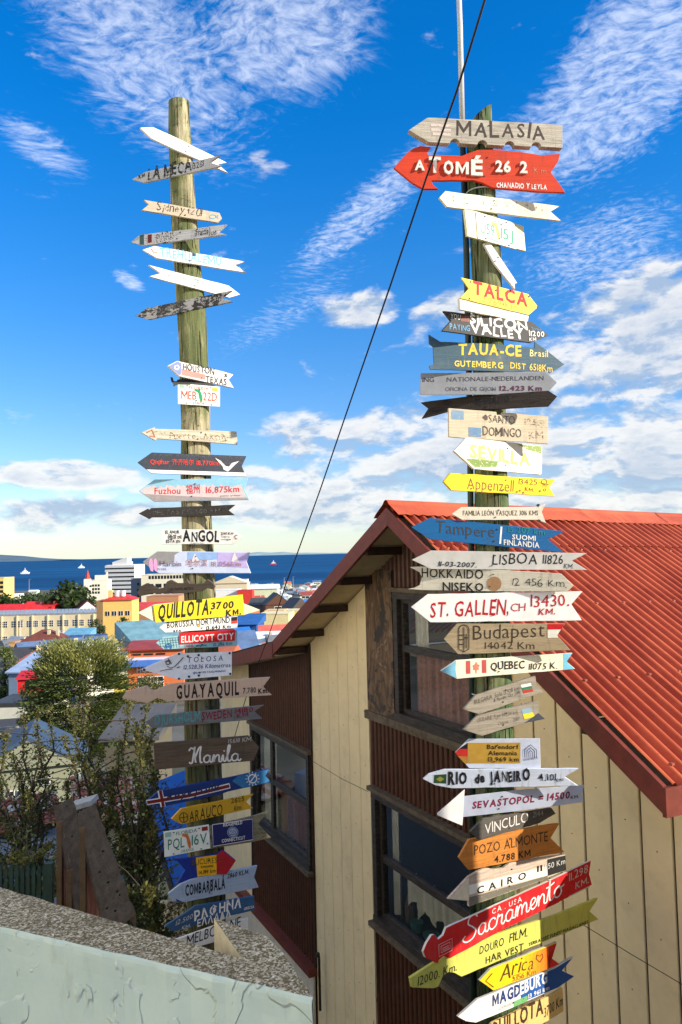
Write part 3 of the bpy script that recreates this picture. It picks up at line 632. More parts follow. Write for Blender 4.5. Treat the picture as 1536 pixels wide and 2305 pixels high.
s.text('ARAUCO', 640, 885, 925, 822, 95, BLACK, .0, .4, gap=.14); s.text('2625', 1000, 725, 1112, 700, 42, BLACK, .0, 1); s.text('Km', 1025, 790, 1085, 778, 42, BLACK, .0, 1); s.lines([arc(590, 845, 36, ry=42), [(554, 850), (626, 838)], [(588, 803), (592, 887)]], 6, BLACK, 'crossed_circle')
s = S_('L', C4, [(800, 925), (1200, 832), (1320, 795), (1235, 900), (1345, 1020), (1200, 1055), (800, 1120)], 'weathered yellow-grey backing board behind the two plates', board_mat((.30, .26, .15), .55, (.10, .085, .06), .4), nails=0)
plate('L', C4, [(418, 968), (808, 905), (822, 1112), (425, 1190)], 'pale green license plate PQL 16V with an orange state map', 'FLORIDA', ('PQL', '16V'), 'ORANGE', S(20, 120, 95), S(205, 115, 55), [(.03, .05, .13, .18, S(150, 190, 175)), (.84, .06, .13, .17, S(140, 40, 45))], gap=.024)
s = S_('L', C4, [(832, 902), (1190, 850), (1196, 1042), (840, 1102)], 'navy blue plate lettered RIDGEFIELD CONNECTICUT with a round seal', metal_sign(S(22, 32, 92), .35, .02), th=.003, gap=.024, cat='license plate', name='license_plate', bev=.0008)
s.lines([[(838, 908), (1184, 857), (1190, 1037), (846, 1095), (838, 908)]], 5, WHITE, 'border_line'); s.text('RIDGEFIELD', 932, 925, 1098, 900, 28, WHITE, .015, 0); s.text('CONNECTICUT', 920, 1062, 1122, 1030, 28, WHITE, .015, 0)
s.panel(arc(1015, 972, 48, 0, 360, 20), ink(S(150, 165, 190)), 'round_seal'); s.lines([arc(1015, 972, 40), [(990, 970), (1000, 955), (1012, 975), (1025, 955), (1040, 975)], [(985, 995), (1045, 985)]], 5, NAVY, 'seal_drawing')
s = S_('L', C4, [(520, 1205), (690, 1190), (870, 1168), (925, 1125), (1042, 1220), (960, 1340), (868, 1338), (710, 1358), (655, 1375), (530, 1422), (605, 1300)], 'tricolour arrow in blue, yellow and red lettered BUCURESTI', board_mat(S(18, 45, 135), .06, S(60, 60, 60), .1), yaw=.25)
s.panel([(696, 1192), (874, 1168), (876, 1337), (710, 1357)], ink(S(228, 172, 25)), 'yellow_panel'); s.panel([(874, 1168), (925, 1128), (1040, 1220), (958, 1338), (876, 1337)], ink(S(165, 24, 38)), 'red_panel')
s.text('BUCURESTI', 662, 1258, 925, 1232, 48, S(90, 70, 20), .0, .1); s.text('ROMANIA', 740, 1285, 850, 1272, 20, (.05, .03, .01), .02, .3); s.text('14.189 km', 722, 1338, 865, 1318, 32, (.06, .03, .01), .01, .4)
s = S_('L', C4, [(455, 1505), (560, 1425), (650, 1385), (1228, 1262), (1200, 1360), (1240, 1450), (590, 1580), (522, 1548), (520, 1578), (480, 1550)], 'pale blue-grey arrow with a broken head lettered COMBARBALA', board_mat(S(160, 178, 200), .2, S(120, 130, 140), .15))
s.text('COMBARBALÁ', 605, 1525, 950, 1455, 92, BLACK, .03, .3); s.text('2860 KLM.', 968, 1372, 1155, 1330, 38, BLACK, .02, .6, .15)
s = S_('L', C4, [(430, 1785), (690, 1612), (1200, 1525), (1205, 1645), (800, 1745), (500, 1832)], 'blue arrow with Greek lettering in white', board_mat(S(52, 92, 132), .12, S(60, 70, 80), .15))
s.text('ΡΑΦΗΝΑ', 682, 1735, 1088, 1620, 78, WHITE, .03, .8); s.text('ΕΛΛΑΔΑ', 708, 1792, 1000, 1700, 62, WHITE, .02, .8); s.text('12.500', 520, 1780, 665, 1715, 40, (.5, .52, .55), .0, .8, .2); s.text('KM.', 572, 1815, 650, 1790, 30, (.5, .52, .55), .0, .8, .2); s.text('GRECIA', 1110, 1648, 1198, 1625, 22, WHITE, .01, .8, .1)
s = S_('L', C4, [(490, 1912), (850, 1785), (1150, 1715), (1150, 1850), (850, 1925), (660, 1975), (600, 1955)], 'white arrow lettered MELBOURNE, lowest on the left post, half hidden by the wall', WH, nails=0)
s.text('MELBOURNE', 615, 1958, 1080, 1790, 90, BLACK, .0, .4, .1)
# ---- right post, top down
def scal():
    p = [(203, 243), (345, 148), (700, 165), (1358, 205), (1358, 378)]
    for cx, cy in ((1160, 368), (960, 360), (755, 352), (548, 342)):
        p += [(cx-37*math.cos(math.pi*k/8)*-1, cy-34*math.sin(math.pi*k/8)) for k in range(9)]
    return p + [(355, 333)]
s = S_('R', CA, scal(), 'grey weathered board with scalloped lower edge lettered MALASIA, topmost on the right post', board_mat((.50, .45, .36), .25, (.26, .21, .16), .55), th=.045, gap=.0)
s.text('MALASIA', 560, 290, 1235, 312, 112, (.05, .035, .025), .01, 1.2, gap=.12)
s.lines([[(365, 205), (520, 212)], [(370, 240), (520, 247)], [(380, 272), (520, 278)]], 20, (.62, .52, .46), 'faded_stripe', wear=.35)
s = S_('R', CA, [(90, 525), (130, 480), (200, 405), (240, 378), (290, 362), (370, 370), (342, 405), (348, 430), (600, 437), (680, 405), (730, 390), (850, 390), (1050, 408), (1200, 432), (1340, 420), (1325, 480), (1270, 560), (1330, 640), (1378, 712), (1170, 705), (1000, 690), (830, 675), (760, 640), (690, 620), (372, 622), (385, 655), (425, 685), (310, 685), (230, 640), (150, 575)],
    'large orange-red fish-shaped arrow with raised white letters A TOMÉ 26 2', board_mat(S(208, 62, 28), .16, S(120, 70, 45), .22), th=.022)
def raised(st, x0, y0, x1, y1, h, bold=.03, n='raised_letter', up=None, sl=0):
    wds = [c for c in st if c != ' ']
    V, F = flat_text(st, bold, 0, sl, 3)
    mb = MB()
    for u, v in V: mb.v.append(tuple(s.q(x0+(x1-x0)*u, y0+(y1-y0)*u-h*v, .014)))
    mb.f = F; mb.mi = [0]*len(F)
    o = mb.build(n, [ink((.74, .72, .64))], s.t)
    so = o.modifiers.new('solid', 'SOLIDIFY'); so.thickness = .014; so.offset = -1
    o.data.flip_normals() if o.data.polygons and o.data.polygons[0].normal.y > 0 else None
    return o
raised('A', 245, 548, 320, 552, 72); raised('T', 352, 565, 440, 568, 112); raised('O', 462, 575, 535, 578, 92, .035); raised('M', 552, 579, 650, 583, 92, .035); raised('É', 668, 584, 755, 588, 110, .035); raised('2', 850, 560, 903, 563, 80); raised('6', 912, 563, 965, 566, 80); raised('2', 1035, 568, 1090, 572, 82)
s.text('CHANADIO Y LEYLA', 860, 672, 1240, 690, 36, WHITE, .03, .8, wear=.12); s.text('K.m.', 1140, 570, 1250, 575, 50, (.55, .25, .12), -.005, 1, wear=.4)
s = S_('R', CA, [(432, 750), (478, 700), (1335, 815), (1268, 855), (1348, 925), (490, 820)], 'cream arrow with a few worn letters, between the fish arrow and the plate', board_mat((.80, .74, .54), .2, (.6, .5, .3), .1))
s.text('U S I T A T I O N', 530, 790, 1210, 865, 55, (.03, .025, .02), .0, 1.2, wear=.98)
s = S_('R', CA, [(622, 838), (700, 850), (1065, 965), (1082, 1152), (645, 1040)], 'cream backing board behind the plate with a green number', board_mat((.78, .74, .44), .12, (.5, .45, .3), .1), nails=0)
plate('R', CA, [(707, 858), (995, 940), (1012, 1138), (722, 1058)], 'white license plate U59 15J in green on the right post', 'FLORIDA', ('U59', '15J'), 'MANATEE', S(60, 160, 120), S(235, 190, 90), [(.04, .05, .14, .15, S(190, 205, 195)), (.84, .06, .13, .15, S(200, 210, 200))], gap=.024, yaw=s.yaw)
s = S_('R', CA, [(765, 1095), (812, 1088), (870, 1170), (1018, 1392), (998, 1398), (1002, 1440), (850, 1250)], 'narrow white strip board hanging steeply down to the right', WH, yaw=.35)
s = S_('R', CA, [(585, 1510), (600, 1500), (1105, 1640), (1095, 1692), (590, 1592)], 'cream board under the yellow TALCA arrow', board_mat((.80, .74, .58), .12, (.6, .5, .35), .12), nails=0)
s = S_('R', CA, [(595, 1350), (1100, 1475), (1175, 1572), (1105, 1632), (590, 1505), (655, 1435)], 'yellow arrow lettered TALCA in red', board_mat(S(244, 216, 78), .05, S(200, 170, 80), .06), gap=.024, th=.008)
s.text('TALCA', 685, 1470, 1095, 1568, 92, S(200, 18, 28), .035, .05); s.text('2.769 Km.', 752, 1535, 1028, 1598, 44, S(165, 150, 60), .01, 0)
for x, y in ((665, 1385), (657, 1510), (1103, 1495), (1170, 1572), (855, 1448)): s.panel(arc(x, y, 7, 0, 360, 8), ink((.05, .04, .03)), 'screw')
s = S_('R', CB, [(345, 348), (1040, 435), (1172, 540), (1035, 598), (335, 505), (405, 425)], 'charcoal arrow lettered SILICON VALLEY in thick white letters', board_mat((.055, .052, .050), .15, (.12, .11, .10), .3))
s.text('SILICON', 550, 445, 1010, 500, 72, WHITE, .03, 1.6); s.text('VALLEY', 560, 520, 985, 568, 72, WHITE, .025, 1.6); s.text('YOU', 400, 412, 475, 420, 42, WHITE, .0, 1.2); s.panel([(478, 385), (548, 392), (548, 440), (478, 432)], ink(S(110, 70, 62)), 'brown_patch'); s.text('ARE', 482, 425, 545, 430, 32, S(150, 90, 80), .02, .8)
s.text('PAYING', 392, 492, 550, 510, 42, S(95, 150, 190), .02, 1); s.text('Some', 1030, 500, 1110, 512, 28, S(90, 130, 160), .0, 1); s.text('11200', 1015, 545, 1132, 555, 42, WHITE, .015, .7); s.text('KM', 1018, 585, 1070, 585, 26, WHITE, .02, .5)
s = S_('R', CB, [(228, 533), (320, 590), (760, 610), (1060, 640), (1062, 590), (1130, 640), (1295, 770), (1180, 838), (1165, 820), (900, 828), (240, 808), (232, 780), (270, 770), (262, 630), (232, 605)], 'blue-green battered metal arrow lettered TAUA-CE GUTEMBERG in yellow', board_mat(S(62, 92, 108), .18, S(190, 180, 150), .3, .45), th=.01)
s.text('TAUA-CE', 462, 690, 958, 702, 82, S(238, 196, 62), .035, .5); s.text('Brasil', 1022, 705, 1165, 712, 52, S(235, 220, 150), .01, .6); s.text('GUTEMBERG', 428, 785, 812, 800, 46, S(238, 205, 80), .03, .6); s.text('DIST', 868, 800, 990, 808, 46, S(238, 205, 80), .02, .5); s.text('6518Km', 1018, 815, 1200, 830, 52, S(235, 205, 95), .01, .7)
s = S_('R', CB, [(165, 838), (1150, 828), (1237, 912), (1150, 1003), (160, 1010)], 'smooth grey metal arrow with two printed lines and 12.423 Km', metal_sign(S(140, 142, 146), .3, .01), th=.004, gap=.03)
s.text('NATIONALE-NEDERLANDEN', 370, 905, 1130, 892, 34, S(52, 52, 58), .0, 0); s.text('ING', 180, 908, 270, 907, 36, S(60, 60, 65), .0, 0); s.text('OFICINA DE GIJON', 358, 978, 755, 976, 30, S(75, 75, 80), -.005, 0); s.text('12.423 Km', 785, 975, 1118, 974, 36, S(85, 38, 62), .03, 0)
s = S_('R', CB, [(165, 1068), (600, 1012), (1170, 975), (1238, 1020), (1170, 1098), (380, 1140), (172, 1195), (225, 1115)], 'blackened rough wooden board with fishtail left end', board_mat((.045, .032, .024), .5, (.014, .011, .010), .6))
s.text('EL MOLITO', 600, 1090, 860, 1060, 50, (.01, .01, .01), .02, .8, wear=.2)
s = S_('R', CB, [(385, 1112), (760, 1142), (765, 1165), (800, 1165), (805, 1145), (1168, 1178), (1168, 1393), (388, 1338)], 'cream rectangular board lettered SANTO DOMINGO with pale blue flag squares', board_mat((.66, .56, .40), .2, (.50, .40, .26), .3), yaw=.22)
s.panel([(405, 1128), (505, 1134), (505, 1205), (405, 1200)], ink(S(130, 160, 185), .35), 'flag_square'); s.panel([(542, 1262), (640, 1268), (640, 1340), (542, 1335)], ink(S(110, 145, 180), .35), 'flag_square'); s.panel([(648, 1185), (675, 1160), (692, 1180), (690, 1205), (672, 1208)], ink((.12, .08, .06)), 'drawn_arrow')
s.text('SANTO', 700, 1225, 905, 1240, 62, (.07, .045, .03), -.012, .6, wear=.3); s.text('DOMINGO', 655, 1325, 955, 1345, 70, (.06, .04, .03), -.008, .6); s.text('KM', 1020, 1350, 1130, 1360, 60, (.25, .18, .12), -.005, .9, wear=.8); s.text('10.500', 985, 1240, 1140, 1250, 45, (.2, .14, .09), .0, .9, wear=.9)
s = S_('R', CB, [(430, 1450), (525, 1345), (1100, 1406), (1118, 1415), (1118, 1625), (1108, 1635), (585, 1590)], 'white and moss green arrow lettered SEVILLA in worn ochre', board_mat((.80, .78, .68), .14, (.6, .52, .36), .08))
s.panel([(515, 1508), (640, 1515), (775, 1530), (760, 1575), (590, 1575), (560, 1550)], ink(S(120, 145, 70), .35), 'moss_patch'); s.panel([(920, 1395), (1112, 1412), (1112, 1470), (1010, 1440)], ink(S(140, 160, 85), .45), 'moss_patch')
s.text('SEVILLA', 555, 1500, 1025, 1565, 98, S(232, 190, 110), .03, .5, wear=.25)
s = S_('R', CC, [(332, 148), (385, 82), (1172, 130), (1125, 190), (1168, 258), (390, 212)], 'yellow arrow lettered Appenzell 13425 km in brown', board_mat(S(240, 200, 22), .05, S(190, 150, 50), .07))
s.text('Appenzell', 505, 200, 855, 225, 85, S(110, 70, 5), -.005, .5, .05); s.text('13425', 893, 165, 1035, 172, 40, S(100, 60, 10), .0, .6); s.text('KM.', 940, 215, 1010, 225, 28, S(100, 60, 10), .01, .5); s.lines([[(1050, 155), (1120, 170)], arc(1085, 150, 20), [(1070, 185), (1085, 170), (1100, 185), (1110, 170)], arc(1090, 210, 9)], 4, S(100, 60, 10), 'doodle')
for x, y in ((537, 200), (683, 210), (880, 224), (902, 215), (928, 230), (1053, 218), (772, 212)): s.panel(arc(x, y, 8, 0, 360, 8), ink((.20, .12, .01)), 'painted_dot')
s = S_('R', CC, [(392, 390), (465, 338), (1025, 338), (1098, 312), (1068, 375), (1100, 460), (1040, 435), (470, 435)], 'narrow cream arrow lettered FAMILIA LEON VASQUEZ 3016 KMS', board_mat((.70, .64, .52), .12, (.5, .42, .3), .12), yaw=.12)
s.text('FAMILIA LEÓN VASQUEZ 3016 KMS', 475, 402, 1040, 400, 36, S(80, 60, 40), .005, .1, wear=.1)
for x, y in ((1040, 325), (1045, 442)): s.panel([(x-18, y), (x, y-12), (x+16, y-4), (x+2, y+14)], ink((.02, .02, .02)), 'black_clip')
s = S_('R', CC, [(88, 490), (230, 420), (650, 460), (1245, 520), (1115, 580), (1235, 680), (225, 580)], 'bright blue arrow lettered Tampere with white SUOMI FINLANDIA', board_mat(S(8, 98, 158), .10, S(90, 80, 85), .22), yaw=.05)
s.text('Tampere', 270, 530, 715, 570, 88, (.05, .05, .055), .0, .6, wear=.1); s.lines([[(765, 485), (755, 615)]], 14, WHITE, 'white_bar'); s.text('SUOMI', 845, 580, 1022, 592, 36, WHITE, .02, .2); s.text('FINLANDIA', 782, 622, 1050, 645, 40, WHITE, .015, .2); s.text('15 207 km', 815, 525, 1090, 548, 42, S(40, 140, 130), .0, .8, wear=.3)
s = S_('R', CC, [(90, 735), (235, 665), (1410, 685), (1295, 742), (1410, 812), (240, 805)], 'brushed grey metal arrow lettered LISBOA 11826 with a date', metal_sign(S(205, 204, 198), .3, .01), th=.004, gap=.02)
s.text('LISBOA', 695, 772, 1035, 765, 78, BLACK, .0, .6, .08); s.text('11826', 1075, 765, 1228, 768, 70, BLACK, .0, .5, .1); s.text('KM.', 1232, 798, 1305, 800, 36, BLACK, .0, .5, .2); s.text('11-03-2007.', 290, 782, 578, 792, 36, BLACK, .012, .4, .15)
s = S_('R', CC, [(75, 790), (150, 828), (168, 868), (150, 925), (110, 945), (62, 955), (160, 962), (700, 972), (1260, 972), (1308, 930), (1215, 840), (820, 815), (160, 785)], 'cracked cream plank lettered HOKKAIDO NISEKO with a brown round seal', board_mat((.74, .70, .56), .30, (.36, .28, .14), .25), gap=.0)
s.text('HOKKAIDO', 165, 865, 628, 878, 68, BLACK, .01, .3, wear=.12); s.text('NISEKO', 325, 965, 632, 970, 60, BLACK, .02, .3, wear=.15); s.panel(arc(710, 915, 55, 0, 360, 20), ink(S(175, 135, 95), .2), 'round_seal'); s.text('12 456 Km.', 845, 925, 1255, 945, 55, BLACK, -.012, .9, wear=.1)
s = S_('R', CC, [(85, 1090), (210, 993), (1375, 972), (1290, 1070), (1370, 1190), (230, 1205)], 'large white arrow lettered ST. GALLEN, CH 13430 KM in red', metal_sign(S(250, 250, 244), .35, .0), th=.012, gap=.016)
s.text('ST. GALLEN,', 230, 1165, 820, 1145, 112, S(196, 22, 30), .01, .6, .1); s.text('CH', 830, 1122, 945, 1120, 58, S(196, 40, 40), .0, .5, .1); s.text('13430.', 985, 1090, 1275, 1082, 88, S(196, 30, 35), .0, .6); s.text('KM.', 1042, 1148, 1168, 1142, 46, S(190, 22, 30), .015, .5, .1)
s = S_('R', CC, [(332, 1330), (430, 1215), (1245, 1215), (1180, 1300), (1285, 1415), (440, 1445)], 'natural wood arrow lettered Budapest with a striped crest and a flag', board_mat((.46, .36, .22), .12, (.28, .2, .12), .45))
s.text('Budapest', 552, 1335, 1088, 1312, 108, (.05, .035, .02), -.008, .3); s.text('14042 Km', 640, 1402, 1012, 1405, 52, (.06, .04, .02), -.006, .6); s.panel([(1112, 1217), (1240, 1217), (1212, 1258), (1112, 1260)], ink(S(205, 25, 30)), 'flag_stripe'); s.panel([(1112, 1260), (1212, 1258), (1185, 1300), (1190, 1320), (1112, 1322)], ink(S(240, 236, 220)), 'flag_stripe')
s.lines([arc(482, 1262, 38, 180, 360, 12), [(444, 1262), (444, 1405), (482, 1428), (520, 1405), (520, 1262)], [(444, 1300), (480, 1300)], [(444, 1335), (480, 1335)], [(444, 1370), (480, 1370)], [(500, 1290), (500, 1400)], [(486, 1320), (514, 1320)], [(482, 1240), (482, 1428)]], 7, (.05, .035, .02), 'crest_drawing')
s = S_('R', CC, [(310, 1570), (425, 1490), (1300, 1435), (1255, 1498), (1320, 1555), (430, 1630)], 'cream arrow with light blue ends lettered QUEBEC beside a red maple leaf flag', board_mat(S(238, 232, 205), .05, (.6, .5, .4), .05), yaw=.18)
s.panel([(312, 1570), (424, 1493), (420, 1560), (430, 1626)], ink(S(120, 185, 212)), 'blue_tip'); s.panel([(1232, 1440), (1298, 1437), (1255, 1498), (1312, 1554), (1232, 1562)], ink(S(120, 195, 225)), 'blue_tip')
s.panel([(498, 1495), (530, 1493), (532, 1590), (500, 1592)], ink(S(200, 80, 80)), 'flag_stripe'); s.panel([(618, 1488), (650, 1486), (652, 1584), (620, 1586)], ink(S(200, 80, 80)), 'flag_stripe'); s.panel([(575, 1500), (585, 1520), (602, 1525), (592, 1545), (598, 1560), (580, 1562), (575, 1600), (570, 1562), (552, 1560), (558, 1545), (548, 1528), (566, 1520)], ink(S(215, 130, 110)), 'maple_leaf')
s.text('QUEBEC', 682, 1562, 938, 1548, 58, BLACK, .015, .5, .05); s.text('11075 K.', 970, 1562, 1185, 1552, 48, BLACK, .0, .6, .12)
GREYB = board_mat((.30, .265, .21), .25, (.18, .15, .12), .4)
s = S_('R', CD, [(440, 360), (525, 262), (940, 125), (945, 190), (998, 240), (550, 393)], 'small grey wooden arrow with a white, green and red flag lettered BULGARIA', GREYB, yaw=.35)
s.text('BULGARIA, Sofia 13.928 km', 515, 325, 825, 225, 32, (.05, .04, .03), -.01, .6); s.text('& Plovdiv, Oct 2019', 650, 308, 830, 252, 24, (.05, .04, .03), -.01, .6)
for k, c in enumerate((S(230, 228, 215), S(40, 110, 80), S(170, 45, 40))): s.panel([(836+k*6, 190+k*19), (905+k*6, 176+k*19), (912+k*6, 196+k*19), (845+k*6, 210+k*19)], ink(c), 'flag_stripe')
s = S_('R', CD, [(440, 500), (540, 400), (960, 300), (962, 380), (1003, 425), (860, 455), (570, 543)], 'small grey wooden arrow with a pale blue and yellow flag', GREYB, gap=.012, yaw=.32)
s.text('UKRAINE Kyiv 14.234 km', 535, 450, 815, 390, 30, (.12, .10, .08), -.012, .6, wear=.35); s.text('Odesa - 2017', 680, 470, 830, 432, 24, (.12, .1, .08), -.012, .6, wear=.35); s.panel([(840, 358), (905, 345), (920, 378), (850, 392)], ink(S(130, 160, 175)), 'flag_stripe'); s.panel([(850, 392), (920, 378), (936, 408), (862, 426)], ink(S(228, 200, 40)), 'flag_stripe'); s.panel([(960, 382), (1003, 425), (862, 454)], ink(S(58, 62, 72)), 'dark_corner')
s = S_('R', CD, [(383, 655), (475, 563), (970, 560), (975, 765), (480, 765)], 'white printed arrow lettered Barendorf Alemania with a house logo', metal_sign(S(205, 215, 235), .3, .0), th=.005)
s.panel([(470, 590), (835, 588), (835, 732), (475, 732)], ink(S(190, 150, 60)), 'gold_panel'); s.panel([(410, 632), (470, 590), (470, 632)], ink((.01, .01, .01)), 'flag_stripe'); s.panel([(410, 632), (470, 632), (470, 686), (402, 682), (386, 656)], ink(S(200, 45, 40)), 'flag_stripe'); s.panel([(402, 682), (470, 686), (472, 732), (450, 732)], ink(S(175, 130, 50)), 'flag_stripe')
s.text('Barendorf', 605, 632, 822, 632, 30, BLACK, .012, 0); s.text('Alemania', 612, 675, 812, 675, 30, BLACK, .012, 0); s.text('13.969 km', 612, 718, 824, 718, 30, BLACK, .012, 0)
s.lines([[(865, 692), (862, 640), (904, 602), (946, 640), (946, 692)], [(880, 692), (878, 648), (904, 622), (930, 648), (930, 692)], [(893, 692), (892, 655), (904, 642), (917, 655), (917, 692)]], 5, S(80, 85, 120), 'house_logo'); s.text('unterkunft', 855, 712, 952, 700, 20, S(70, 75, 110), 0, 1, .2)
s = S_('R', CD, [(160, 840), (200, 805), (305, 775), (1240, 768), (1140, 825), (1235, 888), (360, 905), (250, 885)], 'white arrow lettered RIO de JANEIRO in heavy black with a green flag', board_mat(S(205, 215, 232), .12, (.05, .05, .05), .06), yaw=-.08)
s.panel([(238, 812), (325, 806), (322, 872), (235, 868)], ink(S(42, 72, 40)), 'flag_panel'); s.panel([(252, 842), (280, 822), (308, 840), (280, 860)], ink(S(140, 140, 60)), 'flag_diamond'); s.text('RIO', 335, 882, 470, 868, 78, BLACK, .045, 1); s.text('de', 518, 862, 590, 860, 60, BLACK, .05, 1); s.text('JANEIRO', 625, 862, 898, 850, 72, BLACK, .045, 1); s.text('4.101', 962, 852, 1078, 848, 46, BLACK, .01, .8); s.text('Kms', 1080, 862, 1132, 850, 26, BLACK, .01, .8)
s = S_('R', CD, [(440, 960), (800, 918), (1280, 880), (1262, 945), (1275, 1000), (800, 1065), (430, 1105)], 'grey metal board lettered SEVASTOPOL = 14500 with a separate white arrow head', metal_sign(S(178, 186, 205), .3, .01), th=.004, yaw=.12)
s.text('SEVASTOPOL = 14500', 502, 1045, 1175, 972, 46, S(120, 28, 62), .035, 0, .12); s.text('KM.', 1182, 978, 1240, 968, 20, S(70, 20, 40), .03, 0)
s.panel([(258, 1075), (448, 908), (432, 1160), (260, 1088)], metal_sign(S(240, 240, 238), .35, .01), 'arrow_head', th=.004, off=.004)
s = S_('R', CD, [(490, 1205), (580, 1115), (1050, 1040), (1080, 1080), (970, 1145), (555, 1265)], 'dark grey plank lettered VINCULO in white', board_mat((.10, .09, .078), .2, (.05, .045, .04), .5))
s.text('VINCULO', 590, 1222, 892, 1135, 72, (.60, .58, .55), .0, .7); s.text('2144', 918, 1108, 995, 1090, 38, (.3, .3, .28), -.005, .8)
s = S_('R', CD, [(410, 1385), (480, 1260), (980, 1165), (1105, 1148), (1045, 1250), (1140, 1345), (480, 1470)], 'orange varnished arrow lettered POZO ALMONTE 4.788 KM', board_mat(S(205, 130, 55), .12, S(120, 70, 30), .35), edge=None)
s.text('POZO ALMONTE', 515, 1368, 1025, 1268, 68, (.05, .025, .01), .0, .2); s.text('4.788 KM', 655, 1420, 905, 1372, 46, (.02, .01, .005), .02, .2)
s = S_('R', CE, [(395, 565), (540, 410), (600, 375), (655, 352), (720, 360), (780, 350), (820, 318), (900, 300), (1080, 275), (1208, 258), (1214, 365), (1085, 420), (540, 618), (540, 578)], 'wooden arrow with white band lettered CAIRO and a black right end', board_mat((.62, .50, .40), .15, (.4, .28, .18), .5), gap=.0)
s.panel([(540, 470), (1080, 335), (1084, 400), (542, 535)], ink((.78, .76, .68)), 'white_band'); s.panel([(542, 552), (1084, 402), (1085, 418), (542, 612)], ink((.16, .15, .12), .2), 'grey_band'); s.panel([(1082, 290), (1207, 262), (1212, 364), (1086, 404)], ink((.015, .015, .014)), 'black_end'); s.panel([(400, 562), (538, 415), (538, 575)], ink((.70, .62, .46)), 'pale_tip')
s.text('CAIRO', 595, 530, 935, 420, 48, BLACK, .02, .3, gap=.45); s.text('11', 1010, 378, 1045, 370, 42, BLACK, -.005, .5); s.text('050 Km', 1062, 362, 1205, 318, 38, (.55, .54, .52), .0, .4)
s = S_('R', CE, [(225, 930), (250, 870), (285, 815), (305, 812), (330, 845), (365, 815), (385, 765), (1130, 425), (1385, 300), (1372, 390), (1392, 465), (1140, 600), (800, 765), (410, 975), (365, 960), (335, 985), (325, 1012), (240, 970)], 'big red arrow with Sacramento in white script, sloping up to the right', board_mat(S(205, 16, 26), .03, (.4, .2, .15), .07), gap=.012, yaw=.66, edge=board_mat((.7, .68, .62), .1, (.4, .35, .3), .1))
s.text('Sacramento', 500, 868, 1195, 530, 158, (.82, .80, .78), cur=True, wdt=.055); s.text('CA . USA', 700, 670, 905, 580, 36, (.8, .75, .72), .0, .4, gap=.22); s.text('11.298', 1232, 442, 1362, 378, 56, (.62, .52, .5), .0, .5); s.text('KM.', 1275, 495, 1368, 450, 46, (.62, .52, .5), .0, .5); s.lines([[(1228, 548), (1375, 475)]], 7, (.7, .6, .58), 'underline')
s.lines([[(330, 880), (422, 835), (422, 918), (332, 962), (330, 880)], [(346, 890), (408, 860), (408, 905), (346, 935), (346, 890)], [(355, 905), (400, 884)], [(355, 918), (400, 897)]], 4, (.75, .5, .48), 'stamp_drawing')
s = S_('R', CE, [(135, 1110), (290, 1010), (600, 850), (1120, 683), (1435, 558), (1375, 650), (1438, 705), (1120, 835), (490, 1102), (440, 1075), (400, 1070), (360, 1100), (330, 1170), (300, 1182), (148, 1176)], 'long yellow-green arrow lettered DOURO FILM HARVEST', board_mat(S(196, 196, 92), .04, S(150, 145, 80), .08), gap=.0, yaw=.66)
s.text('DOURO', 612, 945, 780, 885, 56, BLACK, .005, .5, .1); s.text('FILM.', 818, 865, 945, 820, 60, BLACK, .005, .5, .1); s.text('HAR VEST.', 655, 1010, 930, 915, 48, BLACK, .01, .6); s.text('12000. Km.', 185, 1165, 455, 1058, 60, BLACK, .0, .6, .1); s.text('TERRASSES FUND? MAGALLANES.', 950, 890, 1370, 728, 22, BLACK, .02, .7, .1)
s = S_('R', CE, [(615, 1130), (690, 1050), (1150, 862), (1085, 955), (1170, 1015), (710, 1198)], 'yellow to red shaded arrow lettered Arica with a heart', board_mat(S(238, 196, 20), .02, S(200, 170, 80), .05), gap=.01, yaw=.6, edge=board_mat((.5, .48, .42), .1, (.3, .3, .25), .1))
for k in range(10):
    a = 900+k*27; b = a+27; f = k/9; yt = lambda x: 1056-(x-690)*.412; yb = lambda x: 1192-(x-710)*.388
    if k < 7: s.panel([(a, yt(a)), (b, yt(b)), (b, yb(b)), (a, yb(a))], ink((.84-.12*f, .50*(1-f)**1.2+.02, .01)), 'colour_band')
    elif k == 7: s.panel([(a, yt(a)), (1146, 868), (1085, 955), (1165, 1013), (a, yb(a))], ink((.72, .02, .02)), 'colour_band')
s.text('Arica', 755, 1132, 985, 1040, 100, (.08, .04, .01), -.012, 1.2, .2); s.text('5356 Km', 838, 1135, 1000, 1082, 40, (.3, .12, .03), -.008, .6, .1); s.lines([[(1028, 1000), (1003, 975), (1008, 948), (1028, 958), (1045, 940), (1050, 965), (1028, 1000)], [(700, 1075), (655, 1130), (710, 1172)]], 5, (.12, .02, .01), 'heart_drawing')
s = S_('R', CE, [(465, 1380), (600, 1260), (880, 1145), (1135, 1040), (1262, 965), (1185, 1060), (1272, 1100), (1160, 1178), (880, 1300), (590, 1420), (520, 1410)], 'white and blue arrow lettered MAGDEBURG with notched dark blue tail', board_mat((.76, .75, .72), .05, (.4, .4, .36), .08), gap=.0, yaw=.62, edge=board_mat((.45, .44, .40), .1, (.3, .3, .25), .1))
s.panel([(885, 1148), (1133, 1045), (1258, 970), (1183, 1060), (1266, 1100), (1158, 1174), (905, 1278)], ink(S(24, 82, 158)), 'blue_half'); s.panel([(850, 1272), (945, 1230), (945, 1270), (850, 1310)], ink(S(110, 175, 110), .35), 'green_emblem')
